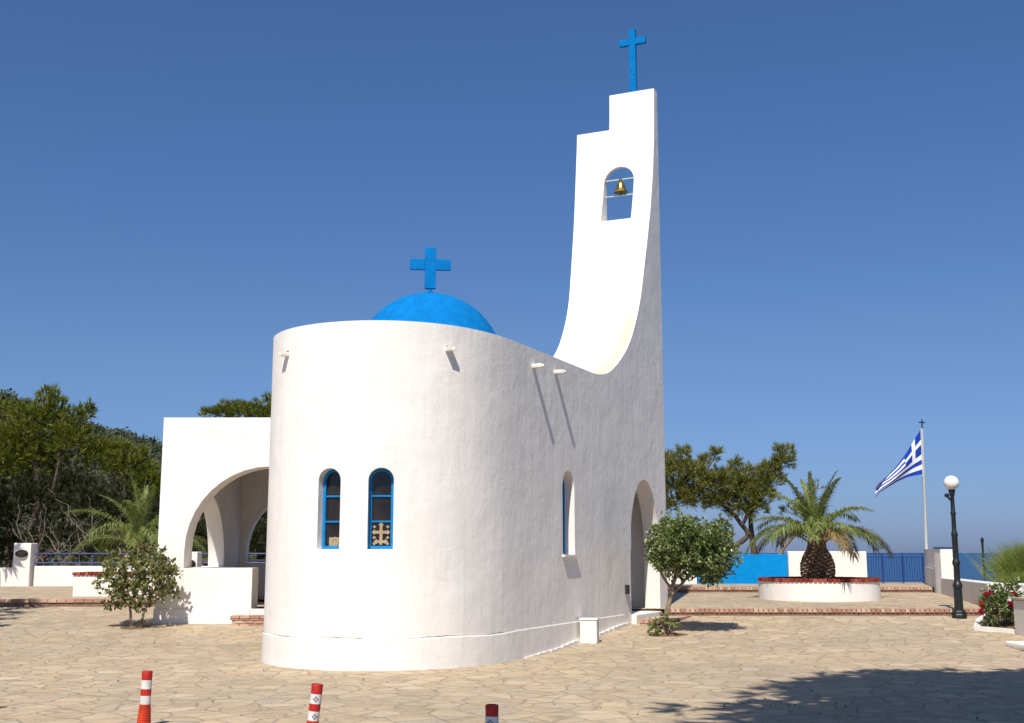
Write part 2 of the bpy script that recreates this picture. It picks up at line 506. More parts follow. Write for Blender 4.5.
def brick_step(name, x0, x1, y, zb, ztop, bw=0.085, gap=0.022, depth=0.22):
    """soldier course of bricks on a mortar bed"""
    mb = MB()
    mb.box(x0, x1, y + 0.03, y + depth - 0.01, zb - 0.25, ztop - 0.012, 1)
    x = x0 + gap
    while x < x1 - bw:
        dz = random.uniform(-.004, .004); dy = random.uniform(-.006, .006)
        mb.box(x, x + bw, y + dy, y + depth, ztop - 0.075, ztop + dz, 0)
        x += bw + gap
    o = obj(name, mb, [M['brick'], M['darkmortar']], kind='structure')
    return o
brick_step('step', 3.35, 13.2, 25.92, gz(26), tz(26) + .012)
brick_step('step', 3.6, 12.1, 33.95, tz(34), pz(34) + .014)
brick_step('step', -40, -7.9, 27.95, gz(28), 0.61, 0.2, 0.015)

# land behind the railing and the sea
def terrain(name, xs, ys, zf, m):
    mb = MB()
    v = [(x, y, zf(x, y)) for y in ys for x in xs]
    n = len(xs)
    f = [(j * n + i, j * n + i + 1, (j + 1) * n + i + 1, (j + 1) * n + i) for j in range(len(ys) - 1) for i in range(n - 1)]
    mb.add(v, f)
    return obj(name, mb, m, smooth=80, kind='structure')

def hash2(x, y):
    return math.sin(x * .71 + y * 1.3) * .5 + math.sin(x * 1.9 - y * .63 + 1.7) * .3
def sm(a, b, x):
    t = max(0.0, min(1.0, (x - a) / (b - a)))
    return t * t * (3 - 2 * t)
def shore(x, y):
    base = 0.30 + 0.12 * hash2(x, y)
    drop = sm(50, 75, y + 0.15 * max(0, x - 5)) * 25
    return base - drop
def left_hill(x, y):
    z = 0.35 + 0.12 * hash2(x, y)
    far = sm(60, 300, y)
    # ridge falls towards the right
    ridge = 39 - .40 * (x + 132) if x > -132 else 39 - .2 * (x + 132)
    ridge = max(-22, ridge)
    z += far * ridge + far * 1.6 * hash2(x * .06, y * .05)
    return z
xs = [6 + 2.0 * i for i in range(60)]
ys = [39.05 + 1.6 * j for j in range(40)]
terrain('land', [-1.5 + 2.0 * i for i in range(90)], ys, shore, M['earth'])
terrain('hill', [-420 + 9 * i for i in range(47)] + [-1.5], [44.05, 48, 54] + [60 + 10 * j for j in range(40)], left_hill, M['earth'])
mb = MB(); mb.add([(-60000, 30, -20), (60000, 30, -20), (60000, 60000, -20), (-60000, 60000, -20)], [(0, 1, 2, 3)])
obj('sea', mb, M['sea'], kind='structure')
# raised bed behind the walls on the right
def bed(x, y):
    return 0.62 + 0.10 * hash2(x * 2, y * 2) - 6 * sm(22, 40, x)
terrain('bed', [10.05, 10.7, 11.4, 12.2] + [13.2 + 1.5 * i for i in range(26)], [12, 16, 20, 22.6, 23.4, 25, 26.6, 28, 30, 32, 34, 36, 39], lambda x, y: bed(x, y) if x > 10.4 + max(0, (y - 24)) * .26 else min(gz(y), .3) - .2, M['earth'])

# ------------------------------------------------------------------ church
CH = Vector((-2.027, 19.345, 0))
RA = 1.975
AX = Vector((math.sin(R(24)), math.cos(R(24)), 0))
NN = Vector((AX.y, -AX.x, 0))
UP = Vector((0, 0, 1))
LEN = 9.3
def W(s, n, z):
    return CH + AX * s + NN * n + UP * z
def W2(s, n):
    p = W(s, n, 0); return (p.x, p.y)
def _right_curve():
    # round front easing gradually into the straight right wall
    m_, L1, L2 = 400, R(50), 2 * R(40)
    pts = []; s_ = n_ = l = 0.0; dl = (L1 + L2) / m_
    for k in range(m_ + 1):
        ph = l if l < L1 else L1 + (l - L1) - (l - L1) ** 2 / (2 * L2)
        pts.append((s_, n_, ph))
        n_ += math.cos(ph) * dl; s_ += math.sin(ph) * dl; l += dl
    k_ = RA / pts[-1][1]
    return [(-RA + a * k_, b * k_, ph) for a, b, ph in pts]
RC = _right_curve()
def stadium(r, s1, seg=96):
    """plan outline, counter-clockwise seen from above"""
    pts = [W2(s1, r), W2(s1, -r)]
    h_ = seg // 2
    for k in range(h_):
        pts.append(W2(-r * math.sin((PI / 2) * k / h_), -r * math.cos((PI / 2) * k / h_)))
    st = 400 // h_
    for k in range(0, 401, st):
        a, b, ph = RC[k]
        pts.append(W2(a - math.cos(ph) * (r - RA), b + math.sin(ph) * (r - RA)))
    if 400 % st:
        a, b, ph = RC[-1]; pts.append(W2(a, b + (r - RA)))
    return pts
def wall_radius(ang):
    """distance from the apse centre to its outer face in a compass direction"""
    d = Vector((math.cos(R(ang)), math.sin(R(ang)), 0))
    ds, dn = d.dot(AX), d.dot(NN)
    if dn <= 0: return RA
    return math.hypot(*min((q for q in RC if q[1] > 0), key=lambda q: abs(math.atan2(q[1], q[0]) - math.atan2(dn, ds)))[:2])
def arch_loop(c, e, half, z0, zs, zt, seg=20):
    """arched outline: sill, upright jambs, (semi-elliptic) head, in the plane of e and up, base point c"""
    pts = [c - e * half + UP * z0, c + e * half + UP * z0]
    for k in range(seg + 1):
        a = PI * k / seg
        pts.append(c + e * (half * math.cos(a)) + UP * (zs + (zt - zs) * math.sin(a)))
    return pts
def arch_cut(c, e, d, half, z0, zs, zt, d0, d1):
    mb = MB()
    mb.loft(arch_loop(c + d * d0, e, half, z0, zs, zt), arch_loop(c + d * d1, e, half, z0, zs, zt))
    return mb

church = thing('church', tuple(CH), 'white round ended chapel with blue dome and tall curved bell tower', 'church')
shell = MB().prism(stadium(RA, LEN), -0.3, 5.2)
shell = obj('wall', shell, M['white'], church, recalc=True)
TH = 0.36
cuts = []
cuts.append(MB().prism(stadium(RA - TH, 6.05, 64), 0.47, 4.72))
cuts.append(MB().prism([W2(6.4, RA - TH), W2(8.94, RA - TH), W2(8.94, -RA + TH), W2(6.4, -RA + TH)], 0.43, 3.9))
cuts.append(MB().prism(stadium(RA - 0.2, 4.55, 64), 5.0, 6.0))
# portal through the right wall, and the doorway on the portico side
pc = W(7.68, 0, 0)
cuts.append(arch_cut(pc, AX, NN, 1.03, 0.43, 1.78, 3.28, RA - 0.6, RA + 0.5))
cuts.append(arch_cut(W(7.6, 0, 0), AX, NN, 0.9, 0.43, 1.75, 3.0, -RA - 0.5, -RA + 0.6))
# arched opening in the rear porch wall
cuts.append(arch_cut(W(9.1, 1.02, 0), NN, AX, 0.22, 1.75, 2.3, 2.6, -0.5, 0.5))
# side window
cuts.append(arch_cut(W(3.09, 0, 0), AX, NN, 0.30, 1.66, 2.85, 3.19, RA - 0.6, RA + 0.5))
# apse windows
AW = []
for ang in (-87.9, -111.4):
    d = Vector((math.cos(R(ang)), math.sin(R(ang)), 0))
    e = UP.cross(d)                # to the right seen from outside
    AW.append((d, e))
    cuts.append(arch_cut(CH.copy(), e, d, 0.19, 1.75, 2.77, 2.955, RA - 0.6, RA + 0.4))
cut(shell, cuts)
shell.data.materials.clear(); shell.data.materials.append(M['white'])
soften(shell, 0.018, 2, 40)

# plinth, a little proud of the wall, with an uneven top edge
pl = MB()
def run(off):
    q = stadium(RA + off, 6.15, 160)
    return [q[1]] + q[2:] + [q[0]]
po, pi_ = run(.016), run(-.006)
n = len(po)
prof = []; v = []; f = []
for i, (x, y) in enumerate(po):
    z = 0.455 + 0.010 * math.sin(i * .17) + 0.003 * math.sin(i * .9 + 1)
    prof.append((x, y, z))
    qx, qy = pi_[i]
    v += [(x, y, -0.3), (x, y, z - 0.02), (x + (qx - x) * .4, y + (qy - y) * .4, z), (qx, qy, z + .002)]
for i in range(n - 1):
    for k in range(3):
        f.append((i * 4 + k, (i + 1) * 4 + k, (i + 1) * 4 + k + 1, i * 4 + k + 1))
pl.add(v, f)
pl.add([v[-4], v[-3], v[-2], v[-1]], [(0, 1, 2, 3)])
obj('plinth', pl, M['white'], church, smooth=10)

# open crack between wall and plinth
ck = MB(); v = []; f = []; pc_ = run(.0035)
rc = random.Random(4)
for i, (x, y, z) in enumerate(prof):
    p = Vector((x, y, 0)) - CH
    q = Vector((*pc_[i], 0))
    wd_ = max(.0008, .003 + .005 * math.sin(i * .23) + rc.uniform(-.003, .003)) * (1 if p.dot(AX) < .3 else .3)
    v += [(q.x, q.y, z + .001), (q.x, q.y, z + .003 + wd_)]
for i in range(n - 1):
    f.append((2 * i, 2 * i + 2, 2 * i + 3, 2 * i + 1))
ck.add(v, f)
obj('crack', ck, M['soil'], church)

# skirting lip of cement at the foot of the right wall
sk = MB()
for k in range(26):
    s0 = -0.6 + k * 0.27
    if s0 < 1.0: continue
    z = gz(W(s0, RA, 0).y)
    h = (0.05 + 0.03 * random.random()) * min(1, .12 + (s0 - 1) * .4)
    sk.obox(W(s0 + .13, RA + .012 + .02 * min(1, (s0 - 1) * .5), z + h / 2 - .02), AX, NN, UP, .137, .022 + .014 * random.random(), h / 2 + .02)
obj('skirting', sk, M['white2'], church)

# bell tower: sweeps up out of the roof line on the right side
front = [(4.55, 5.2), (4.9, 5.225), (5.31, 5.31), (5.7, 5.46), (6.29, 5.79), (6.87, 6.24), (7.36, 6.85), (7.7, 7.43), (7.98, 8.12), (8.30, 8.95), (8.58, 9.75), (8.79, 10.55), (8.93, 11.3), (9.0, 11.95), (9.03, 12.4), (9.04, 12.86)]
def spline(pts, sub=4):
    out = []
    for i in range(len(pts) - 1):
        p0 = pts[max(i - 1, 0)]; p1 = pts[i]; p2 = pts[i + 1]; p3 = pts[min(i + 2, len(pts) - 1)]
        for k in range(sub):
            t = k / sub
            out.append(tuple(0.5 * ((2 * b) + (-a + c) * t + (2 * a - 5 * b + 4 * c - d) * t * t + (-a + 3 * b - 3 * c + d) * t ** 3) for a, b, c, d in zip(p0, p1, p2, p3)))
    out.append(pts[-1])
    return out
fs = spline(front)
def tw(z):                       # how far the tower reaches left of the right wall
    return 1.66 + 0.33 * sm(5.4, 11.5, z)
def tower_slab(n_right, nl, z_lo, z_hi):
    pr = [(s, z) for s, z in fs if z_lo - 1e-6 <= z <= z_hi + 1e-6]
    if pr[0][1] > z_lo + 1e-4: pr = [(np.interp(z_lo, [z for s, z in fs], [s for s, z in fs]), z_lo)] + pr
    if pr[-1][1] < z_hi - 1e-4: pr = pr + [(np.interp(z_hi, [z for s, z in fs], [s for s, z in fs]), z_hi)]
    mb = MB()
    m_ = len(pr)
    v = []
    for s, z in pr:
        l = nl(z)
        v += [W(s, n_right, z), W(s, l, z), W(LEN, l, z), W(LEN, n_right, z)]
    f = []
    for i in range(m_ - 1):
        a = 4 * i; b = 4 * (i + 1)
        for k in range(4):
            k2 = (k + 1) % 4
            f.append((a + k, a + k2, b + k2, b + k))
    f.append((3, 2, 1, 0)); e_ = 4 * (m_ - 1); f.append((e_, e_ + 1, e_ + 2, e_ + 3))
    mb.add(v, f)
    return mb
ZN = 11.95
t1 = tower_slab(RA, lambda z: RA - tw(z), 5.2, 12.86)
tower = obj('bell_tower', t1, M['white'], church, recalc=True)
bc = W(8.9, 1.13, 0)
def sbox(s0, s1, n0, n1, z0, z1):
    return MB().prism([W2(s0, n1), W2(s1, n1), W2(s1, n0), W2(s0, n0)], z0, z1)
cut(tower, [arch_cut(bc, NN, AX, 0.378, 9.50, 10.52, 10.93, -2, 2), sbox(7, 11, -1.5, 0.83, ZN, 14), sbox(8.98, 11, .40, 1.70, 9.2, 11.3)])
tower.data.materials.clear(); tower.data.materials.append(M['white'])
soften(tower, 0.02, 2, 45)
# tan strip along the right edge at the foot of the sweep
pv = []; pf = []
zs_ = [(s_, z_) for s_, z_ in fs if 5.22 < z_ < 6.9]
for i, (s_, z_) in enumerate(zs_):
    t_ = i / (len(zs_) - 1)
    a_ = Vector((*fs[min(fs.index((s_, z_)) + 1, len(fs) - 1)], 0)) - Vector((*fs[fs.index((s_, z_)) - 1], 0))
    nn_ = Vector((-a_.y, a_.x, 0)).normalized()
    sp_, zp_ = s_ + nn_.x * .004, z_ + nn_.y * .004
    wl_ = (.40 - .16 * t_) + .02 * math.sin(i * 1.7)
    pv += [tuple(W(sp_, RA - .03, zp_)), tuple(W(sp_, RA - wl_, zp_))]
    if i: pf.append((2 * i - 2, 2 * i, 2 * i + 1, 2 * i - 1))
obj('tan_strip', MB().add(pv, pf), M['tan_tone'], tower)
for z, r in ((10.60, .016), (10.20, .014)):
    obj('hanging_bar', MB().tube([W(8.86, .74, z), W(8.86, 1.52, z)], r, 8), M['barpaint'], church, smooth=40)
def cross(c, e, d, half_w, z0, zt, arm_z, arm, bar, thick, m, name, studs=False):
    mb = MB()
    mb.obox(c + UP * ((z0 + zt) / 2), e, d, UP, bar / 2, thick / 2, (zt - z0) / 2)
    for sg in (-1, 1):
        mb.obox(c + UP * arm_z + e * (sg * (bar / 2 + (arm - bar / 2) / 2)), e, d, UP, (arm - bar / 2) / 2, thick / 2 - .004, bar / 2)
    if studs:
        for k in range(5):
            z = z0 + 0.12 + k * 0.13
            mb.obox(c - d * (thick / 2 + .004) + UP * z + e * (.03 if k % 2 else -.03), e, d, UP, .012, .008, .012, 1)
    o = obj(name, mb, m, church)
    soften(o, 0.006, 1, 40)
    return o
cross(W(9.15, 1.42, 0), NN, AX, 0, 12.82, 14.53, 14.20, 0.34, 0.17, 0.10, [M['dome'], M['dark']], 'cross', True)['label'] = 'tall blue cross on top of the bell tower'

# dome and its cross
DC = W(1.33, 0, 4.99)
mb = MB()
prof = [(1.35, -0.05)] + [(1.33 * math.cos(a), 1.33 * math.sin(a)) for a in [PI / 2 * k / 28 for k in range(28)]] + [(0.01, 1.33)]
mb.lathe(prof, 72, DC)
dome = obj('dome', mb, M['dome'], church, smooth=50)
mb = MB(); mb.lathe([(.06, 0), (.06, .06), (.035, .08), (.035, .14)], 12, DC + UP * 1.31)
obj('cross_foot', mb, M['dome'], dome, smooth=40)
cr = cross(W(1.33, 0, 0), Vector((1, .1, 0)).normalized(), Vector((-.1, 1, 0)).normalized(), 0, 6.42, 7.19, 6.87, 0.37, 0.20, 0.09, [M['dome'], M['dark']], 'cross')
cr['label'] = 'short armed blue cross on the dome'

# windows
def arch_frame(c, e, d, half, z0, zs, zt, w_, dep, name='window'):
    mb = MB()
    o1 = arch_loop(c, e, half, z0, zs, zt); i1 = arch_loop(c + UP * 0, e, half - w_, z0 + w_, zs, zt - w_)
    o2 = [p + d * dep for p in o1]; i2 = [p + d * dep for p in i1]
    n = len(o1)
    v = o2 + i2 + o1 + i1
    f = []
    for i in range(n):
        j = (i + 1) % n
        f += [(i, j, n + j, n + i), (2 * n + i, 3 * n + i, 3 * n + j, 2 * n + j), (n + i, n + j, 3 * n + j, 3 * n + i), (i, 2 * n + i, 2 * n + j, j)]
    mb.add(v, f)
    return mb
for k, (d, e) in enumerate(AW):
    c = CH + d * (wall_radius((-87.9, -111.4)[k]) - 0.20)
    mb = arch_frame(c, e, d, 0.186, 1.755, 2.77, 2.95, 0.042, 0.05)
    for zz in (2.16, 2.54):
        mb.obox(c + UP * zz + d * .02, e, d, UP, .145, .016, .012)
    wn = obj('window', mb, M['blue'], church, smooth=35)
    pn = MB(); lp = arch_loop(c + d * .012, e, 0.15, 1.79, 2.77, 2.915); pn.add(lp, [tuple(range(len(lp)))])
    obj('pane', pn, M['glass'], wn)
    om = MB()
    c2 = c + d * .026
    if k == 0:      # lattice-like stone cross standing in the lowest pane
        om.obox(c2 + UP * 1.965, e, d, UP, .022, .01, .15)
        om.obox(c2 + UP * 2.0, e, d, UP, .10, .009, .022)
        om.obox(c2 + UP * 1.86, e, d, UP, .07, .009, .02)
        for sx, zz in ((-.1, 2.0), (.1, 2.0), (0, 2.11), (-.07, 1.86), (.07, 1.86)):
            om.obox(c2 + UP * zz + e * sx, (e + UP).normalized(), d, (UP - e).normalized(), .027, .008, .027)
        for sx in (-.1, .1):
            for zz in (1.83, 1.92, 2.08):
                om.obox(c2 + UP * zz + e * sx, (e + UP).normalized(), d, (UP - e).normalized(), .018, .006, .018)
        obj('ornament', om, M['stone_orn'], wn, label='tan stone cross in the lowest pane')
    else:           # small round medallion
        ring = []
        for q in range(12):
            a = 2 * PI * q / 12
            om.obox(c2 + UP * 1.86 + e * (.055 * math.cos(a) + .02) + UP * (.055 * math.sin(a)), e, d, UP, .016, .008, .016)
        om.obox(c2 + UP * 1.86 + e * .02 - d * .006, e, d, UP, .10, .005, .065)
        obj('ornament', om, M['stone_orn'], wn, label='small pale medallion in the lowest pane')
c = W(3.09, RA - 0.24, 0)
mb = arch_frame(c, AX, NN, 0.296, 1.665, 2.85, 3.185, 0.045, 0.05)
for zz in (2.16, 2.66):
    mb.obox(c + UP * zz + NN * .02, AX, NN, UP, .25, .016, .013)
wn = obj('window', mb, M['blue'], church, smooth=35)
pn = MB(); lp = arch_loop(c + NN * .012, AX, 0.25, 1.70, 2.85, 3.14); pn.add(lp, [tuple(range(len(lp)))])
obj('pane', pn, M['glass'], wn)
mb = MB(); mb.obox(W(3.09, RA - .04, 1.645), AX, NN, UP, .34, .10, .02)
obj('sill', mb, M['white2'], wn)

# rain spouts: short troughs
def spout(p, d, L=0.22):
    e = UP.cross(d)
    mb = MB()
    mb.obox(p + d * (L / 2 - .05), d, e, UP, L / 2 + .05, .055, .012)
    for sg in (-1, 1):
        mb.obox(p + d * (L / 2 - .05) + e * (.047 * sg) + UP * .03, d, e, UP, L / 2 + .05, .012, .022)
    return mb
for a, z in ((-140.4, 4.77), (-57.1, 4.79)):
    d = Vector((math.cos(R(a)), math.sin(R(a)), 0))
    wr = wall_radius(a)
    o = obj('roof_spout', spout(CH + d * wr + UP * z, d, .14), M['white2'], church)
    mb = MB().obox(CH + d * (wr + .004) + UP * (z + .045), UP.cross(d), d, UP, .034, .006, .03)
    obj('outlet', mb, M['dark'], o)
for s in (1.44, 2.47):
    obj('roof_spout', spout(W(s, RA, 4.87 if s < 2 else 4.91), NN, 0.19), M['white2'], church)

# portal threshold and step, meter box
mb = MB().prism([W2(6.62, RA + .12), W2(9.25, RA + .12), W2(9.25, RA + .003), W2(6.62, RA + .003)], .2, .425)
o = obj('threshold', mb, M['white2'], church); soften(o, .012, 1)
mb = MB().prism([W2(6.60, RA + .78), W2(9.2, RA + .78), W2(9.2, RA + .125), W2(6.60, RA + .125)], -.1, .335)
for k in range(26):
    mb.obox(W(6.60 + k * .1, RA + .79, .305), AX, NN, UP, .042, .03, .04, 1)
for k in range(6):
    mb.obox(W(6.59, RA + .25 + k * .1, .305), NN, AX, UP, .042, .03, .04, 1)
for k in range(6):
    mb.obox(W(6.59, RA + .26 + k * .1, .215), NN, AX, UP, .042, .025, .035, 1)
obj('portal_step', mb, [M['mortar'], M['brick']], church)
mb = MB(); mb.obox(W(6.31, RA + .03, .95), AX, NN, UP, .06, .03, .09); mb.obox(W(6.31, RA + .058, .95), AX, NN, UP, .042, .006, .07)
obj('meter_box', mb, M['dark'], church, label='small dark box beside the portal')

# bell
bell = thing('bell', tuple(W(8.86, 1.15, 10.6)), 'brass bell hanging from a bar in the tower opening', 'bell')
b0 = W(8.86, 1.15, 10.275)
mb = MB(); mb.lathe([(.172, 0), (.178, .008), (.165, .03), (.135, .07), (.11, .12), (.098, .18), (.085, .225), (.055, .255), (.01, .265)], 32, b0)
obj('bell_body', mb, M['bronze'], bell, smooth=35)
mb = MB(); mb.tube([b0 + UP * .10, b0 + UP * -.04], .010, 8); mb.lathe([(.008, -.07), (.024, -.06), (.024, -.04), (.01, -.03)], 10, b0)
obj('clapper', mb, M['iron'], bell, smooth=40)
mb = MB(); mb.tube([b0 + UP * .26, b0 + UP * .33], .022, 8); mb.obox(b0 + UP * .315, NN, AX, UP, .035, .022, .022)
obj('yoke', mb, M['bronze'], bell, smooth=40)

# ------------------------------------------------------------------ portico
portico = thing('portico', (-5.2, 24.6, 0.25), 'low white flat roofed portico with round arches beside the chapel', 'portico')
X0, Y0, Y1, ZT = -7.42, 24.6, 30.3, 4.54
fw = obj('front_wall', MB().box(X0, -1.85, Y0, Y0 + 0.6, 0.0, ZT), M['white'], portico)
EX, EY = Vector((1, 0, 0)), Vector((0, 1, 0))
ac = Vector((-5.12, Y0, 0))
cut(fw, [arch_cut(ac, EX, EY, 1.74, 1.38, 1.76, 3.50, -1, 1.5), MB().box(-5.42, -3.38, Y0 - 1, Y0 + 1.5, 0.55, 1.9)])
fw.data.materials.clear(); fw.data.materials.append(M['white']); soften(fw, .02, 2, 40)
sw = obj('side_wall', MB().box(X0, X0 + 0.40, Y0 + 0.6, Y1, 0.0, ZT), M['white'], portico)
cut(sw, [arch_cut(Vector((X0, 27.1, 0)), EY, EX, 1.62, 1.36, 1.40, 3.02, -1, 1.5)])
sw.data.materials.clear(); sw.data.materials.append(M['white']); soften(sw, .02, 2, 40)
bw = obj('back_wall', MB().box(X0, 0.0, Y1, Y1 + 0.35, 0.0, ZT), M['white'], portico)
cut(bw, [arch_cut(Vector((-5.28, Y1, 0)), EX, EY, 1.58, 1.42, 1.70, 3.30, -1, 1.5), MB().box(-5.35, -3.75, Y1 - 1, Y1 + 1.5, .56, 1.8), arch_cut(Vector((-1.9, Y1, 0)), EX, EY, 1.2, .56, 1.70, 3.2, -1, 1.5)])
bw.data.materials.clear(); bw.data.materials.append(M['white']); soften(bw, .02, 2, 40)
mb = MB().prism([(X0 + .4, Y0 + .6), (-1.9, Y0 + .6), (-.2, 28.5), (-.2, Y1), (X0 + .4, Y1)], 4.2, 4.5)
obj('roof', mb, M['white2'], portico)
mb = MB().prism([(X0 + .4, Y0 + .6), (-1.9, Y0 + .6), (-.2, 28.5), (-.2, Y1), (X0 + .4, Y1)], 0.2, 0.54)
obj('floor', mb, M['paving'], portico)
mb = MB().box(X0 - .02, -5.44, Y0 - .025, Y0 + .1, 0.0, .545)
o = obj('plinth', mb, M['white'], portico); soften(o, .01, 1)
mb = MB().box(-5.40, -3.38, Y0 - .03, Y0 + .59, 0.2, .55)
obj('threshold', mb, M['white2'], portico)
mb = MB().box(-5.72, -3.2, Y0 - .38, Y0 - .03, 0.0, .37)
x = -5.75
while x < -3.3:
    mb.box(x, x + .19, Y0 - .41, Y0 - .05, .375, .425, 1)
    for z in (.21, .275, .34):
        mb.box(x + (.1 if z > .25 and z < .3 else 0), x + .18 + (.1 if z > .25 and z < .3 else 0), Y0 - .40, Y0 - .3, z, z + .05, 1)
    x += .205
obj('entrance_step', mb, [M['mortar'], M['brick']], portico)
mb = MB(); mb.tube([(-6.86, Y1 + .17, 1.50), (-5.35, Y1 + .17, 1.50)], .025, 8)
obj('handrail', mb, M['white2'], portico, smooth=40)

# ------------------------------------------------------------------ left background walls
wl = thing('wall', (-12, 38, 0.63), 'low white wall with blue pipe railing behind the left terrace', 'wall')
mb = MB().box(-15.35, -7.6, 37.85, 38.15, 0.4, 1.27)
o = obj('wall_body', mb, M['white2'], wl); soften(o, .015, 1)
mb = MB()
mb.tube([(-15.4, 38, 1.66), (-7.7, 38, 1.66)], .028, 8); mb.tube([(-15.4, 38, 1.37), (-7.7, 38, 1.37)], .028, 8)
for k in range(6):
    mb.tube([(-14.9 + k * 1.4, 38, 1.2), (-14.9 + k * 1.4, 38, 1.66)], .022, 8)
obj('railing', mb, M['navy'], wl, smooth=40)
w2 = tag(obj('wall', MB().box(-34, -16.0, 37.85, 38.15, .4, 1.22), M['white2'], None, (-25, 38, 0.6)), 'shaded low wall left of the white pier with the lamp', 'wall')
soften(w2, .015, 1)
def pier(x, y, z0, z1, half, label):
    p = thing('pier', (x, y, z0), label, 'pier')
    o = obj('pier_body', MB().box(x - half, x + half, y - half, y + half, z0 - .2, z1), M['white2'], p); soften(o, .02, 1)
    mb = MB()
    # oval bulkhead lamp
    c = Vector((x, y - half, z1 - .33))
    for (r, dd) in ((1.0, .0), (1.0, .05), (.8, .10)):
        pass
    loops = []
    for r, dd in ((1.0, 0.0), (1.0, .05), (.75, .11)):
        loops.append([c + Vector((.20 * r * math.cos(a), -dd, .12 * r * math.sin(a))) for a in [2 * PI * q / 20 for q in range(20)]])
    mb.loft(loops[0], loops[1], cap=False); mb.loft(loops[1], loops[2])
    obj('bulkhead_lamp', mb, M['dark'], p, smooth=40, recalc=True)
    return p
pier(-15.72, 38, .6, 2.0, .28, 'white pier with dark oval lamp at the end of the railing')
pier(-9.05, 33.2, .6, 1.72, .24, 'short white pier with oval lamp seen through the portico arch')
pl_ = thing('planter', (-9.9, 30.4, .62), 'long white planter box with brick coping left of portico', 'planter')
mb = MB(); mb.box(-11.1, -7.9, 29.85, 30.95, .5, 1.13)
o = obj('planter_wall', mb, M['white2'], pl_); soften(o, .015, 1)
mb = MB(); x = -11.12
while x < -8.0:
    mb.box(x, x + .088, 29.82, 30.05, 1.13, 1.205); mb.box(x, x + .088, 30.75, 30.98, 1.13, 1.205); x += .105
y = 30.07
while y < 30.7:
    mb.box(-11.12, -10.89, y, y + .088, 1.13, 1.205); y += .105
obj('brick_coping', mb, M['redbrick'], pl_)
obj('soil', MB().box(-10.85, -7.95, 30.07, 30.73, 1.12, 1.16), M['soil'], pl_)

# ------------------------------------------------------------------ right background walls and railing
def white_wall(x0, x1, y, z0, z1, m, label):
    mb = MB().box(x0, x1, y - .12, y + .12, z0 - .3, z1)
    o = tag(obj('wall', mb, m, None, ((x0 + x1) / 2, y, z0)), label, 'wall'); soften(o, .015, 1)
    return o
white_wall(2.2, 5.88, 37.6, .72, 1.62, M['white2'], 'white boundary wall in the tower shadow behind the round tree')
white_wall(-7.5, 2.15, 38.0, .6, 1.5, M['white2'], 'low white boundary wall hidden behind the chapel and portico')
white_wall(5.90, 8.76, 37.55, .72, 1.64, M['bluewall'], 'bright blue boundary wall left of the palm')
white_wall(8.78, 11.27, 37.5, .72, 1.74, M['white2'], 'white boundary wall right behind the palm')
rl = thing('railing', (12.2, 37.9, .72), 'blue metal railing of thin upright bars facing the sea', 'railing')
mb = MB()
for z in (1.66, 1.56): mb.obox((12.25, 37.9, z), EX, EY, UP, .99, .018, .014)
mb.obox((12.25, 37.9, .80), EX, EY, UP, .99, .018, .014)
obj('rail', mb, M['rail'], rl)
mb = MB()
for k in range(24): mb.tube([(11.32 + k * .0815, 37.9, .8), (11.32 + k * .0815, 37.9, 1.565)], .0085, 6)
o = obj('bars', mb, M['rail'], rl)
for x in (11.29, 11.93, 12.58, 13.23):
    obj('post', MB().box(x - .02, x + .02, 37.88, 37.92, .68, 1.68), M['rail'], rl)
# white pillar and the short wall behind it
wp = thing('gate_pillar', (12.25, 33.3, tz(33)), 'tall white pillar at the end of the platform step', 'pillar')
o = obj('pillar', MB().box(12.02, 12.48, 33.0, 33.5, .3, 1.82), M['white2'], wp); soften(o, .02, 1)
obj('cap', MB().box(12.0, 12.5, 32.98, 33.52, 1.82, 1.85), M['rail'], wp)
q = [(12.10, 33.55), (12.34, 33.55), (13.55, 38.0), (13.31, 38.0)]
sw_ = thing('wall', (12.8, 36, .7), 'short white wall between the pillar and the flagpole', 'wall')
o = obj('wall_body', MB().prism(q, .3, 1.80), M['white2'], sw_)
q2 = [(12.045, 33.6), (12.09, 33.6), (13.10, 37.3), (13.055, 37.3)]
obj('lower_grey', MB().prism(q2, .4, 1.25), M['greywall'], sw_)  # pale grey layer along the lower part of the left face

lw = thing('wall', (11.3, 29.5, .5), 'low grey wall running from the white pillar to the roses', 'wall')
q = [(10.56, 26.2), (10.92, 26.2), (12.35, 32.98), (11.99, 32.98)]
o = obj('wall_body', MB().prism(q, 0.1, lambda x, y: 1.03 - .004 * (y - 26)), M['greywall'], lw); soften(o, .02, 1)
mb = MB().prism([(10.93, 26.2), (11.7, 26.2), (11.7, 26.5), (10.99, 26.5)], 0.3, 1.02)
obj('return_wall', mb, M['white2'], lw)
q = [(9.72, 14.0), (10.05, 14.0), (10.08, 23.0), (9.73, 23.0)]
rw = thing('wall', (9.9, 19, 0), 'grey retaining wall at the right edge in front of the roses', 'wall')
o = obj('wall_body', MB().prism(q, -.2, .80), M['greywall'], rw); soften(o, .02, 1)
obj('coping', MB().prism([(9.69, 13.98), (10.09, 13.98), (10.11, 23.03), (9.70, 23.03)], .802, .84), M['mortar'], rw)

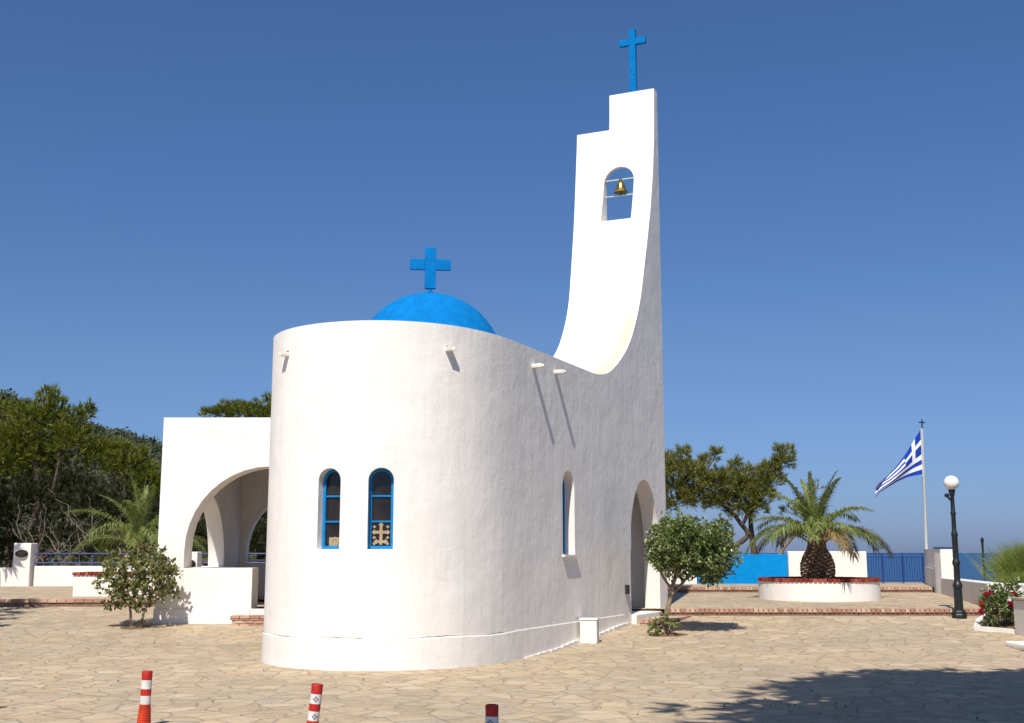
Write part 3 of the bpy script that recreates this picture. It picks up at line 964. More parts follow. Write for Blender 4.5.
# ------------------------------------------------------------------ round planter with palm
PC = Vector((7.93, 30.55, tz(30.5)))
rp = thing('planter', tuple(PC), 'round white planter with red brick rim under the palm', 'planter')
mb = MB(); mb.lathe([(1.53, -.15), (1.53, .02), (1.52, .45), (1.26, .45), (1.26, .30)], 72, PC, caps=False)
obj('planter_wall', mb, M['white2'], rp, smooth=35)
mb = MB()
N_ = 84
for k in range(N_):
    a = 2 * PI * k / N_
    er = Vector((math.cos(a), math.sin(a), 0)); et = Vector((-math.sin(a), math.cos(a), 0))
    mb.obox(PC + er * 1.40 + UP * (.49 + random.uniform(-.004, .004)), er, et, UP, .145, .045, .042)
obj('brick_rim', mb, M['redbrick'], rp)
mb = MB(); mb.lathe([(1.40, .44), (1.40, .515), (1.27, .515)], 72, PC, caps=False)
obj('rim_mortar', mb, M['mortar'], rp)
mb = MB(); mb.lathe([(1.30, .40), (.6, .44), (.01, .46)], 48, PC, caps=False)
obj('soil', mb, M['soil'], rp)

def frond_mesh(rib, leaf_len, nl, width, droop, rnd, dry=False):
    """rib: list of points; leaflets both sides in a shallow V"""
    rib = [Vector(p) for p in rib]
    cum = [0]
    for a, b in zip(rib, rib[1:]): cum.append(cum[-1] + (b - a).length)
    L = cum[-1]
    def at(u):
        d = u * L
        for i in range(len(rib) - 1):
            if d <= cum[i + 1] or i == len(rib) - 2:
                t = (d - cum[i]) / max(1e-6, cum[i + 1] - cum[i])
                return rib[i].lerp(rib[i + 1], t), (rib[i + 1] - rib[i]).normalized()
    quads = []
    for k in range(nl):
        u = 0.14 + 0.86 * (k + .5) / nl
        p, t = at(min(u, .999))
        side = t.cross(UP)
        if side.length < .1: side = Vector((1, 0, 0))
        side.normalize()
        nrm = side.cross(t).normalized()
        ll = leaf_len * (0.45 + 0.9 * math.sin(PI * min(1, u * .85 + .12))) * (1 - .25 * u)
        for sg in (-1, 1):
            d = (side * sg * 0.75 + t * (0.55 + .5 * u) + nrm * rnd.uniform(.15, .45)).normalized()
            d = (d + Vector((rnd.uniform(-.12, .12), rnd.uniform(-.12, .12), rnd.uniform(-.12, .08)))).normalized()
            l = ll * rnd.uniform(.8, 1.1)
            mid = p + d * (l * .55)
            tip = p + d * l - UP * (droop * l * rnd.uniform(.6, 1.3))
            wv = d.cross(nrm).normalized() * width * .5
            quads.append([p - wv * .5, p + wv * .5, mid + wv, mid - wv])
            quads.append([mid - wv, mid + wv, tip + wv * .15, tip - wv * .15])
    return np.array([[tuple(q) for q in qd] for qd in quads])

def palm(base, ztrunk, crown_r, n, nm, label, trunk_r, rnd, cat='palm tree', low=-.35, dry_low=True, trunk=True, longer=1.0):
    root = thing('palm_tree', tuple(base), label, cat)
    base = Vector(base)
    # pineapple trunk: swollen core with spiralling leaf bases
    mb = MB()
    prof = [(trunk_r * .82, 0), (trunk_r * 1.0, ztrunk * .2), (trunk_r * 1.0, ztrunk * .42), (trunk_r * .80, ztrunk * .62), (trunk_r * .52, ztrunk * .78), (trunk_r * .42, ztrunk * 1.0), (trunk_r * .25, ztrunk * 1.12)]
    mb.lathe([(r * .9, z) for r, z in prof], 20, base)
    zz = [p[1] for p in prof]; rr = [p[0] for p in prof]
    cnt = int(230 * trunk_r / .42)
    for k in range(cnt):
        u = (k + .5) / cnt
        z = u * ztrunk * 1.02
        r = float(np.interp(z, zz, rr))
        a = k * 2.39996
        er = Vector((math.cos(a), math.sin(a), 0)); et = Vector((-math.sin(a), math.cos(a), 0))
        dirv = (er * .75 + UP * .65).normalized()
        s_ = .062 * (trunk_r / .42)
        c = base + er * (r * .90) + UP * z
        mb.obox(c, dirv, et, dirv.cross(et), s_ * .75, s_ * (1.0 - .25 * u), s_ * .40, 1 if k % 3 else 0)
    obj('trunk', mb, [M['palmtrunk'], M['palebark']], root, smooth=30)
    top = base + UP * ztrunk
    for k in range(n):
        a = k * 2.39996 + rnd.uniform(-.2, .2)
        q = k / (n - 1)                       # 0 outer, 1 inner
        el0 = 40 + 46 * q ** 2.6 + rnd.uniform(-9, 9)
        tot = (106 - 90 * q ** 2.6) * rnd.uniform(.8, 1.15)
        Lf = crown_r * (1.12 - .12 * q) * rnd.uniform(.88, 1.08) * longer
        hd = Vector((math.cos(a), math.sin(a), 0))
        p = top + hd * (trunk_r * .30 * (1 - q)) + UP * (.10 * q - .16 * (1 - q))
        rib = [p.copy()]
        seg = 10
        for i in range(seg):
            el = R(el0 - tot * ((i + .5) / seg) ** 1.25)
            d = hd * math.cos(el) + UP * math.sin(el)
            p = p + d * (Lf / seg)
            rib.append(p.copy())
        mb = MB()
        mb.tube(rib, [.022 - .017 * i / seg for i in range(seg + 1)], 5, 1)
        mb.quads(frond_mesh(rib, Lf * (.19 - .07 * q ** 3), 70, .024, .35 + .3 * (1 - q), rnd))
        dryf = dry_low and q < .22 and rnd.random() < .55
        obj('frond', mb, [M['frond_dry'] if dryf else M['frond'], M['rachis']], root)
    return root
palm((7.90, 30.45, PC.z + .40), 1.10, 1.80, 29, 'palm', 'short palm with fat scaly trunk in round planter', .44, random.Random(5))

# ------------------------------------------------------------------ foliage generator
def unit(n):
    v = RNG.normal(size=(n, 3)); return v / np.linalg.norm(v, axis=1, keepdims=True)
def in_clump(c, r, n, hollow=.5, flat=-1.0):
    """points in an ellipsoid, biased to the outside, with their outward direction"""
    d = unit(n)
    if flat > -1: d[:, 2] = np.where(d[:, 2] < flat, -d[:, 2] * .5, d[:, 2])
    rad = (hollow + (1 - hollow) * RNG.random((n, 1))) ** 0.8
    lump = 1 + .16 * np.sin(d[:, :1] * 7 + c[0]) + .14 * np.sin(d[:, 1:2] * 8 + c[1] * 3) + .12 * np.sin(d[:, 2:] * 9 + c[2] * 5)
    return np.array(c) + d * np.array(r) * rad * lump, d
def tufts(P, D, blades, L, wd, spread, up=.4):
    """each point gets a tuft of thin blades fanning about its direction"""
    n = len(P)
    P = np.repeat(P, blades, 0); D = np.repeat(D, blades, 0)
    D = D + np.array([0, 0, up]) + spread * RNG.normal(size=D.shape)
    D /= np.linalg.norm(D, axis=1, keepdims=True)
    T = np.cross(D, RNG.normal(size=D.shape)); T /= np.linalg.norm(T, axis=1, keepdims=True) + 1e-9
    l = L * (.6 + .7 * RNG.random((len(D), 1)))
    w2_ = wd * .5 * (.7 + .6 * RNG.random((len(D), 1)))
    mid = P + D * l * .5
    tip = P + D * l
    return np.stack([P - T * w2_ * .4, mid + T * w2_, tip + T * w2_ * .2, mid - T * w2_], 1)
def rosettes(P, D, leaves, L, wd, spread=.8):
    """broad leaves folded along the midrib"""
    n = len(P)
    P = np.repeat(P, leaves, 0) + .25 * L * RNG.normal(size=(n * leaves, 3)); D = np.repeat(D, leaves, 0)
    D = D * .8 + np.array([0, 0, .25]) + spread * RNG.normal(size=D.shape)
    D /= np.linalg.norm(D, axis=1, keepdims=True)
    Nn = np.array([0, 0, .7]) + RNG.normal(size=D.shape) * .55
    T = np.cross(D, Nn); T /= np.linalg.norm(T, axis=1, keepdims=True) + 1e-9
    l = L * (.65 + .6 * RNG.random((len(D), 1))); w2_ = wd * .5 * (.7 + .6 * RNG.random((len(D), 1)))
    a = P; m1 = P + D * l * .45 + T * w2_; m2 = P + D * l * .45 - T * w2_; tip = P + D * l
    return np.stack([a, m1, tip, m2], 1)

def limb(mb, a, b, r0, r1, sag=0.0, seg=7, wob=.08, mi=0):
    a, b = Vector(a), Vector(b)
    L = (b - a).length
    pts = []
    for i in range(seg + 1):
        t = i / seg
        p = a.lerp(b, t) + Vector((random.uniform(-1, 1), random.uniform(-1, 1), random.uniform(-1, 1))) * (wob * L * .35 * math.sin(PI * t))
        p.z += sag * math.sin(PI * t) * L
        pts.append(p)
    mb.tube(pts, [r0 + (r1 - r0) * i / seg for i in range(seg + 1)], 7, mi)
    return pts

def tree(name, base, label, cat, trunks, clumps, style, group=None, lm='pine', bm='bark', hub=None, dens=1.0, twigs=0, **kw):
    """trunks: polylines [(points, r0, r1)] relative to base; clumps: (dx,dy,dz,rx,ry,rz)"""
    root = thing(name, base, label, cat, group)
    B = np.array(base)
    mb = MB()
    ends = []
    for pts, r0, r1 in trunks:
        wp_ = [Vector(B + np.array(p)) for p in pts]
        fine = spline([tuple(p) for p in wp_], 4)
        mb.tube(fine, [r0 + (r1 - r0) * i / (len(fine) - 1) for i in range(len(fine))], 9)
        ends += [(Vector(p), r1) for p in fine[len(fine) // 2:]]
    Q = MB()
    for cl in clumps:
        c = B + np.array(cl[:3]); r = np.array(cl[3:6])
        cv = Vector(c)
        e, er = min(ends, key=lambda q: (q[0] - cv).length + (2 if q[0].z > cv.z + .2 else 0))
        pts = limb(mb, e, cv, max(.012, er * .8), er * .25, .05)
        vol = (r[0] * r[1] + r[0] * r[2] + r[1] * r[2]) / 3
        if style == 'needle':
            n = int(dens * 55 * vol / (kw.get('L', .3) / .3) ** 2)
            P, D = in_clump(c, r, max(10, n), kw.get('hollow', .45), kw.get('flat', -.5))
            Q.quads(tufts(P, D, kw.get('blades', 12), kw.get('L', .30), kw.get('wd', .022), kw.get('spread', .55), kw.get('up', .5)))
        else:
            n = int(dens * 110 * vol / (kw.get('L', .1) / .1) ** 2)
            P, D = in_clump(c, r, max(10, n), kw.get('hollow', .6))
            Q.quads(rosettes(P, D, kw.get('leaves', 7), kw.get('L', .10), kw.get('wd', .05), kw.get('spread', .7)))
        # a few twigs inside the clump
        for k in range(twigs):
            d = unit(1)[0]
            limb(mb, cv, Vector(c + d * r * .85), max(.006, er * .22), .004, 0, 4)
    obj('trunk', mb, M[bm], root, smooth=60)
    obj('crown', Q, M[lm], root)
    return root

# round clipped tree beside the portal
def clump_ball(c, r, n, cr, seed):
    rr = random.Random(seed)
    out = []
    for k in range(n):
        a = k * 2.39996; z = 1 - 2 * (k + .5) / n
        h = math.sqrt(1 - z * z)
        out.append((c[0] + r[0] * h * math.cos(a) * rr.uniform(.75, 1.05), c[1] + r[1] * h * math.sin(a) * rr.uniform(.75, 1.05), c[2] + r[2] * z * rr.uniform(.8, 1.05), cr * rr.uniform(.8, 1.2), cr * rr.uniform(.8, 1.2), cr * rr.uniform(.8, 1.15)))
    return out
TB = (3.03, 22.95, gz(22.95))
cl = clump_ball((.22, .05, 1.70), (.45, .55, .46), 15, .27, 3) + clump_ball((.98, .05, 1.60), (.28, .40, .54), 10, .24, 4) + [(.25, .1, 1.65, .5, .55, .48), (.85, .1, 1.55, .32, .45, .5), (.82, .1, 1.15, .24, .3, .25), (-.14, 0, 1.40, .2, .3, .2), (.5, .1, 1.45, .35, .4, .4)]
tree('round_tree', TB, 'small round crowned green tree with bent trunk beside the portal', 'tree',
     [([(0, 0, -.1), (-.05, 0, .3), (.05, .02, .7), (.12, .02, 1.0), (.28, .04, 1.4)], .055, .035), ([(.06, 0, .75), (.32, .05, 1.0), (.62, .08, 1.4)], .035, .02), ([(.08, 0, .85), (-.12, .02, 1.15), (-.2, .02, 1.5)], .03, .018)],
     cl, 'broad', lm='broad', bm='palebark', dens=5.5, hollow=.45, L=.07, wd=.042, twigs=1)
def soil_pit(c, r, seed):
    rr = random.Random(seed); mb = MB()
    pts = []
    for k in range(26):
        a = 2 * PI * k / 26; q = r * rr.uniform(.8, 1.15)
        x, y = c[0] + q * math.cos(a), c[1] + q * math.sin(a)
        pts.append((x, y, gz(y) + .006))
    mb.add(pts + [(c[0], c[1], gz(c[1]) + .035)], [(k, (k + 1) % 26, 26) for k in range(26)])
    obj('soil', mb, M['soil'], kind='structure')
soil_pit((3.0, 22.9), .34, 2)
soil_pit((-7.6, 23.98), .30, 3)
# suckers at its foot
tree('small_shrub', (2.93, 22.72, gz(22.7)), 'knee high leafy shoots at the foot of the round tree', 'shrub',
     [([(0, 0, 0), (-.05, 0, .2), (-.1, 0, .35)], .012, .006), ([(.03, 0, 0), (.1, 0, .2), (.12, 0, .3)], .012, .006)],
     [(-.16, 0, .22, .14, .12, .10), (.02, 0, .28, .12, .1, .1), (.14, .02, .20, .12, .1, .1), (-.22, 0, .1, .1, .1, .06)], 'broad', lm='bushleaf', bm='palebark', dens=3.5, L=.08, wd=.045)

# bush in front of the portico
BB = (-7.62, 23.98, gz(23.98) + .02)
tree('bush', BB, 'loose two stemmed bush with reddish leaves by the portico corner', 'bush',
     [([(-.08, 0, -.05), (-.10, 0, .3), (-.2, 0, .8), (-.25, 0, 1.2)], .03, .015), ([(.13, .03, -.05), (.15, .05, .25), (.3, .05, .6), (.45, .05, 1.0)], .03, .015), ([(-.1, 0, .4), (.05, 0, .8), (.1, 0, 1.2)], .02, .012)],
     clump_ball((0, 0, 1.02), (.66, .55, .5), 19, .24, 9) + [(-.5, 0, .55, .22, .22, .2), (.1, 0, .45, .2, .2, .15), (.6, .1, 1.05, .25, .22, .2), (.62, .2, .75, .2, .2, .18), (-.1, 0, 1.05, .4, .4, .3)],
     'broad', lm='bushleaf', bm='palebark', dens=3.6, L=.095, wd=.06, leaves=6, twigs=1)

# pines behind the right-hand wall (Aleppo pines, wind-combed)
def px_tree(x, y, Y):            # pixel to point at distance Y (used for laying out crowns only)
    pass
tree('pine_tree', (9.1, 46, .2), 'wind bent pine with broad flat crown behind the blue wall', 'tree',
     [([(-1.9, 0, -.2), (-1.2, 0, 1.2), (-.2, 0, 1.85), (.15, 0, 2.2), (-.1, 0, 2.6), (-.5, 0, 3.1), (-1.2, 0, 3.6), (-2.2, 0, 4.2)], .13, .05), ([(.5, .3, -.2), (.45, .3, 1.4), (.35, .3, 2.4), (.4, .3, 3.2), (.9, .2, 4.3)], .15, .05), ([(-.1, 0, 2.5), (.2, 0, 3.1), (.1, 0, 3.7)], .08, .04)],
     [(-2.4, 0, 4.7, .8, .9, .62), (-1.7, .2, 4.3, .8, .8, .55), (-2.7, .1, 3.9, .55, .6, .5), (-2.9, .1, 3.3, .3, .4, .4), (-1.9, 0, 3.75, .6, .6, .4), (-1.0, -.2, 4.2, .8, .8, .6), (-.3, .2, 4.0, .85, .8, .62), (-.7, 0, 3.5, .7, .7, .4), (.15, 0, 3.6, .6, .6, .45), (-.1, 0, 3.05, .55, .5, .35), (.55, 0, 3.25, .45, .5, .4), (-1.1, 0, 3.35, .5, .5, .3), (-2.3, 0, 3.45, .5, .5, .35), (.9, 0, 3.7, .45, .5, .35), (1.1, .1, 4.6, .6, .6, .5), (1.65, 0, 5.0, .45, .5, .42), (.85, 0, 4.2, .4, .5, .35), (-3.1, 0, 4.7, .35, .5, .55),
      (-2.25, 0, 5.35, .25, .3, .36), (-.3, 0, 4.45, .6, .6, .35), (.55, 0, 4.0, .5, .5, .4), (1.25, 0, 4.3, .45, .5, .3), (-1.55, 0, 5.0, .25, .3, .3), (-1.05, 0, 5.25, .26, .3, .42), (-.25, 0, 4.85, .22, .3, .34), (.3, 0, 4.6, .2, .3, .28), (1.9, 0, 5.45, .2, .25, .28), (1.45, 0, 5.45, .2, .25, .26), (-2.9, 0, 5.15, .22, .3, .3)],
     'needle', lm='pine', dens=5.2, L=.24, wd=.024, blades=13, up=.65, twigs=2, flat=-.6, hollow=.35)
tree('pine_tree', (11.6, 47, .1), 'thin leaning pine trunk just behind the palm', 'tree',
     [([(-1.1, 0, -.2), (-.9, 0, 1.5), (.0, 0, 2.6), (.5, 0, 3.6)], .11, .04)],
     [(.2, 0, 3.5, .4, .5, .3), (.55, 0, 4.1, .3, .4, .35), (-.5, 0, 3.2, .4, .4, .25)],
     'needle', lm='pine', bm='palebark', dens=2.2, L=.24, wd=.024, blades=11, up=.4, twigs=3)
tree('pine_tree', (5.2, 49, .1), 'pine mostly hidden behind the bell tower', 'tree',
     [([(0, 0, -.2), (.1, 0, 2.0), (.3, 0, 4.0)], .17, .06)],
     [(.3, 0, 4.6, .9, .9, .5), (1.0, 0, 4.9, .6, .8, .45), (.8, 0, 4.2, .7, .7, .35), (-.3, 0, 4.2, .7, .7, .4)],
     'needle', lm='pine', dens=3, L=.24, wd=.026, blades=12, up=.5, twigs=2)

# tall tree mass on the left; low evergreens added dark-leaved for its shaded foot
LT = [
 ((-18.6, 45.5, .6), 'tall bushy conifer with yellow green top at the left edge', 'pine_gold', [(-1.2, 0, 5.2, 1.5, 1.4, 1.2), (.1, 0, 6.1, 1.0, 1.0, .95), (.5, .1, 6.75, .42, .5, .6), (.2, 0, 7.2, .25, .3, .5), (1.2, 0, 5.4, 1.0, 1.1, .9), (-.4, .3, 4.6, 1.4, 1.2, .9), (1.55, -.1, 6.3, .35, .4, .55), (1.9, 0, 6.55, .2, .3, .45), (-.7, 0, 6.5, .6, .6, .4), (-1.5, 0, 6.7, .3, .3, .4)]),
 ((-15.2, 46, .6), 'rounded conifer standing between the tall conifer and the feathery palm', 'pine_gold', [(0, 0, 4.4, 1.0, 1.0, .7), (.9, 0, 3.8, .8, .9, .6), (-1.0, 0, 4.9, .9, .9, .7), (1.6, 0, 3.5, .6, .7, .5), (-.3, 0, 5.1, .3, .3, .4), (.5, 0, 4.9, .3, .3, .35)]),
 ((-13.0, 48, .6), 'low yellow green conifer behind the feathery palm', 'pine_gold', [(0, 0, 3.5, .8, .8, .5), (.7, 0, 3.1, .6, .7, .45), (-.8, 0, 3.3, .7, .8, .45)]),
 ((-17.6, 43.8, .6), 'low evergreen at the left edge coloured dark as the shade under the tall conifer', 'pine_dark', [(-2.2, 0, 2.4, 1.5, .9, 1.2), (-.6, .2, 2.9, 1.4, .8, 1.1), (-1.2, 0, 1.1, 2.0, .8, .8), (.6, .1, 1.4, 1.2, .8, .9)]),
 ((-14.8, 44.2, .6), 'low evergreen coloured dark as shade behind the tangle of bare twigs', 'pine_dark', [(-1.0, 0, 2.8, 1.2, .8, 1.0), (.3, .1, 2.4, 1.1, .8, .9), (-.6, 0, 1.1, 1.5, .8, .8), (1.3, .1, 1.7, .9, .8, .8)]),
 ((-12.0, 45.2, .6), 'low evergreen coloured dark as shade behind the feathery palm', 'pine_dark', [(-.6, 0, 1.6, 1.2, .8, 1.0), (.8, .2, 1.6, 1.2, .8, 1.0), (2.4, .3, 1.5, 1.3, .8, 1.0)]),
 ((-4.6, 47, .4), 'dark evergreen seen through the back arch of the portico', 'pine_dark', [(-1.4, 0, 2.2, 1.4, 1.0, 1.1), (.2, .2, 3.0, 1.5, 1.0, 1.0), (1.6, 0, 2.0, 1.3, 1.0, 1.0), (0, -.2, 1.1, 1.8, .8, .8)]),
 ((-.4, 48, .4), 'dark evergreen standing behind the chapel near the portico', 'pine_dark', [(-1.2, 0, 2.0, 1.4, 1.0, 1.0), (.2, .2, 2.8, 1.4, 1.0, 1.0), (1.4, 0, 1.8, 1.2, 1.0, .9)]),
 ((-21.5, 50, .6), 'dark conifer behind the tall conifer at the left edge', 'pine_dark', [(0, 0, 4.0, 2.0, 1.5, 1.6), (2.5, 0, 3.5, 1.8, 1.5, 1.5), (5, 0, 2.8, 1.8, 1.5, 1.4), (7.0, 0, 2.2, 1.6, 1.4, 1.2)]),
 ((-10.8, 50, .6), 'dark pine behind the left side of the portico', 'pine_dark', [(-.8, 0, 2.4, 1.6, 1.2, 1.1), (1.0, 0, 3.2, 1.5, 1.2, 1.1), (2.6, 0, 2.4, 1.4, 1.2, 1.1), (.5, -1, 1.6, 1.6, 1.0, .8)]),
]
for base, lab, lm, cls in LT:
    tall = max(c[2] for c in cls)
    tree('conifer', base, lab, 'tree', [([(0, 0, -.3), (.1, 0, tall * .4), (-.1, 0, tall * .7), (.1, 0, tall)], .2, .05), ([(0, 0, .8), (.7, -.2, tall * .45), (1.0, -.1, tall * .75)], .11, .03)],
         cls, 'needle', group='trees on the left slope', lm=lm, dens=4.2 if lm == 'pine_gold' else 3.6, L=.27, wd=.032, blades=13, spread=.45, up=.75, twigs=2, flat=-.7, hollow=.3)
# umbrella pine above the portico roof
tree('pine_tree', (-11.0, 52, .6), 'umbrella pine with bright flat crown rising over the portico roof', 'tree',
     [([(1.0, 0, -.3), (1.1, 0, 3), (.9, 0, 5.0), (.8, 0, 6.4)], .24, .1)],
     [(-2.3, 0, 7.2, .9, .9, .3), (-1.5, 0, 7.45, .9, .9, .35), (-.6, 0, 7.3, 1.1, 1.1, .38), (1.6, 0, 8.0, .8, .8, .35), (.9, 0, 7.75, 1.2, 1.2, .48), (2.3, 0, 7.7, 1.1, 1.1, .5), (.2, 0, 7.1, 1.4, 1.1, .35), (1.8, -.4, 7.2, 1.2, 1.0, .4), (3.2, 0, 7.2, 1.0, 1.0, .45)],
     'needle', lm='pine_gold', dens=3.6, L=.28, wd=.03, blades=12, up=.7, twigs=2, flat=-.4)
# dead twiggy shrub under the conifers
mb = MB()
rr = random.Random(8)
for k in range(20):
    a = Vector((-16.6 + rr.uniform(-1.2, 2.6), 42.8 + rr.uniform(-.5, .5), .7 + rr.uniform(0, .8)))
    for q in range(3):
        b = a + Vector((rr.uniform(-1.3, 1.3), rr.uniform(-.3, .3), rr.uniform(.2, 1.5)))
        limb(mb, a, b, .016, .004, .08, 5, .35)
        a = a.lerp(b, .6)
tag(obj('dead_shrub', mb, M['deadwood'], None, (-16, 42.8, .7)), 'tangle of bare grey twigs above the blue pipe railing', 'shrub')
# feathery palm on the left
def leaning_palm():
    rnd = random.Random(21)
    palm((-13.0, 41.0, .6), 1.35, 2.5, 22, 'p', 'drooping palm with yellowing fronds behind the long planter', .34, rnd, longer=1.0)
leaning_palm()

# hillside scrub, too far and dense to count
Q = MB()
for k in range(15000):
    y = 75 + 330 * RNG.random() ** .8
    x = -330 + 325 * RNG.random()
    if x / y < -.60 or x / y > .02: continue
    z = left_hill(x, y)
    if z < -15: continue
    r = (.7 + 1.1 * RNG.random() ** 2) * (1 + y / 500)
    P, D = in_clump((x, y, z + r * .3), (r, r, r * .75), 46, .55, -.2)
    Q.quads(rosettes(P, D, 1, r * .36, r * .26, .6))
obj('hillside_scrub', Q, M['hillwood'], kind='stuff')

# off-frame trees whose shade falls on the paving
CT = [(.75, 4.5, 1.1), (1.5, 6.1, 1.15), (2.25, 7.7, 1.1), (2.95, 8.9, 1.05), (3.9, 9.25, 1.1), (5.1, 9.3, 1.1), (6.3, 9.3, 1.2), (7.4, 9.2, 1.2), (1.9, 4.8, 1.5), (3.0, 6.6, 1.5), (4.2, 7.6, 1.5), (5.6, 7.8, 1.5), (2.9, 5.0, 1.5), (4.4, 6.0, 1.5), (6.0, 6.0, 1.5), (1.0, 3.2, 1.4), (2.6, 3.4, 1.4), (4.6, 4.2, 1.5), (-1.95, 2.7, 1.0), (-2.6, 2.1, .9), (-.7, 2.4, .8), (7.2, 7.4, 1.5), (3.6, 8.2, 1.3), (5.0, 8.6, 1.3)]
tree('pine_tree', (6.6, 3.6, 0), 'tall pine right of the viewer casting shade across the near paving', 'tree',
     [([(0, 0, -.2), (-.2, .3, 3), (-1.2, .8, 6), (-2.4, 1.2, 8.6)], .25, .12), ([(-.8, .6, 5), (-.9, 2, 7), (-1.2, 3.6, 9.0)], .14, .06), ([(-1.6, .9, 6.5), (-4, .6, 8), (-6.5, .2, 9.2)], .1, .05)],
     [(x - 6.3, y - 3.6, 9.4 + .25 * math.sin(x * 3 + y), r_, r_, .75) for x, y, r_ in CT],
     'needle', lm='pine', dens=4.6, L=.5, wd=.11, blades=12, up=.4, spread=.7, hollow=.05, flat=-.9)
tree('pine_tree', (-22.4, 37.2, .6), 'large pine beyond the left edge shading the white pier', 'tree',
     [([(0, 0, -.2), (.1, 0, 4), (0, 0, 9)], .3, .1)],
     [(0, .5, 9.5, 2.6, 2.2, 1.1), (1.8, 1.0, 8.0, 1.7, 1.8, 1.0), (-1.8, .5, 8.2, 2.0, 2.0, 1.0), (.4, 1.4, 6.8, 2.2, 1.8, 1.0), (2.3, -1.0, 6.4, 1.4, 1.6, .8), (1.4, -2.0, 5.0, 1.8, 1.6, .7), (2.4, .2, 4.6, 1.3, 1.2, .6), (5.15, -2.6, 5.7, .75, .7, .6), (4.4, -2.2, 5.2, .9, .8, .5)],
     'needle', lm='pine', dens=2.0, L=.45, wd=.08, blades=12, up=.4, spread=.7, hollow=.1, flat=-.9)
tree('pine_tree', (-14.6, 22.4, .1), 'pine just left of the view casting streaky shade on the left paving', 'tree',
     [([(0, 0, -.2), (.1, 0, 2), (.3, 0, 4)], .2, .08)],
     [(.6, .2, 4.3, 1.4, 1.2, .5), (1.6, .7, 3.9, 1.3, .8, .35), (-.6, .6, 4.6, 1.6, 1.4, .7), (2.7, -.9, 4.1, 1.0, .30, .2), (2.5, .1, 4.2, .9, .22, .18), (2.4, 1.1, 4.4, 1.0, .3, .2), (1.8, 1.9, 4.6, 1.3, .4, .25), (2.0, 2.6, 4.6, 1.0, .25, .2), (.4, -1.5, 4.6, 1.5, .9, .4)],
     'needle', lm='pine', dens=2.2, L=.45, wd=.08, blades=12, up=.4, spread=.7, hollow=.1, flat=-.9)

# broom bushes and flowers on the right
def broom(base, rx, h, n, label):
    root = thing('broom_bush', base, label, 'bush')
    B = np.array(base)
    P = B + np.stack([RNG.normal(size=n) * rx * .38, RNG.normal(size=n) * rx * .38, RNG.random(n) * .25 * h], 1)
    out = (P - B); out[:, 2] = 0
    D = out / rx * .45 + np.array([0, 0, 1.0]) + .22 * RNG.normal(size=(n, 3))
    D /= np.linalg.norm(D, axis=1, keepdims=True)
    T = np.cross(D, RNG.normal(size=D.shape)); T /= np.linalg.norm(T, axis=1, keepdims=True)
    l = h * (.45 + .55 * RNG.random((n, 1))); w2_ = .006
    a = P; m_ = P + D * l * .5; tip = P + D * l + out * .25 * RNG.random((n, 1))
    Pf, Df = in_clump(B + np.array([-rx * .3, -rx * .5, h * .18]), (rx * .5, rx * .3, h * .16), 90, .2)
    st_ = MB().quads(np.stack([a - T * w2_, m_ + T * w2_, tip, m_ - T * w2_], 1)).quads(rosettes(Pf, Df, 4, .05, .045), 1)
    obj('stems', st_, [M['broom'], M['yellow']], root)
    return root
broom((14.2, 31.4, .62), 1.0, 1.30, 14000, 'tall feathery green broom bush with yellow flowers behind the low wall')
broom((12.5, 28.0, .60), .85, .62, 8000, 'low broom bush nearest the roses behind the low wall')
broom((15.6, 33.4, .60), .9, 1.2, 5000, 'broom bush at the right edge behind the taller feathery one')
broom((11.4, 24.6, .55), .6, .55, 3000, 'dry grassy broom bush above the grey retaining wall')
# stone edge in front of broom: thin dark post
ps = thing('post', (13.22, 33.0, .75), 'thin dark knobbly post standing behind the low grey wall', 'post')
mb = MB(); mb.lathe([(.05, 0), (.05, .05), (.03, .08), (.03, .35), (.042, .38), (.042, .42), (.03, .46), (.028, .8), (.042, .83), (.042, .88), (.03, .92), (.03, 1.22), (.045, 1.25), (.045, 1.33), (.02, 1.38)], 12, (13.22, 33.0, .75))
obj('shaft', mb, M['iron'], ps, smooth=40)

# roses in their kerbed bed
kb = thing('flower_bed', (9.4, 24.3, gz(24.3)), 'rose bed with white stone kerb against the grey walls', 'flower bed')
mb = MB()
z = gz(23.4)
path = [(10.55, 26.1), (9.72, 24.7), (9.22, 23.55), (9.75, 23.10)]
for a, b in zip(path, path[1:]):
    a3 = Vector((a[0], a[1], gz(a[1]))); b3 = Vector((b[0], b[1], gz(b[1])))
    d = (b3 - a3).normalized(); e = Vector((-d.y, d.x, 0)).normalized()
    mb.obox((a3 + b3) / 2 + UP * .03, d, e, d.cross(e), (b3 - a3).length / 2 + .04, .06, .05)
obj('kerb', mb, M['greywall'], kb)
mb = MB(); mb.add([(10.55, 26.1, gz(26) + .05), (9.72, 24.7, gz(24.7) + .05), (9.25, 23.58, gz(23.6) + .05), (9.75, 23.15, gz(23) + .05), (10.3, 23.2, .25), (10.6, 25.5, .4)], [(0, 1, 2, 3, 4, 5)])
obj('soil', mb, M['soil'], kb)
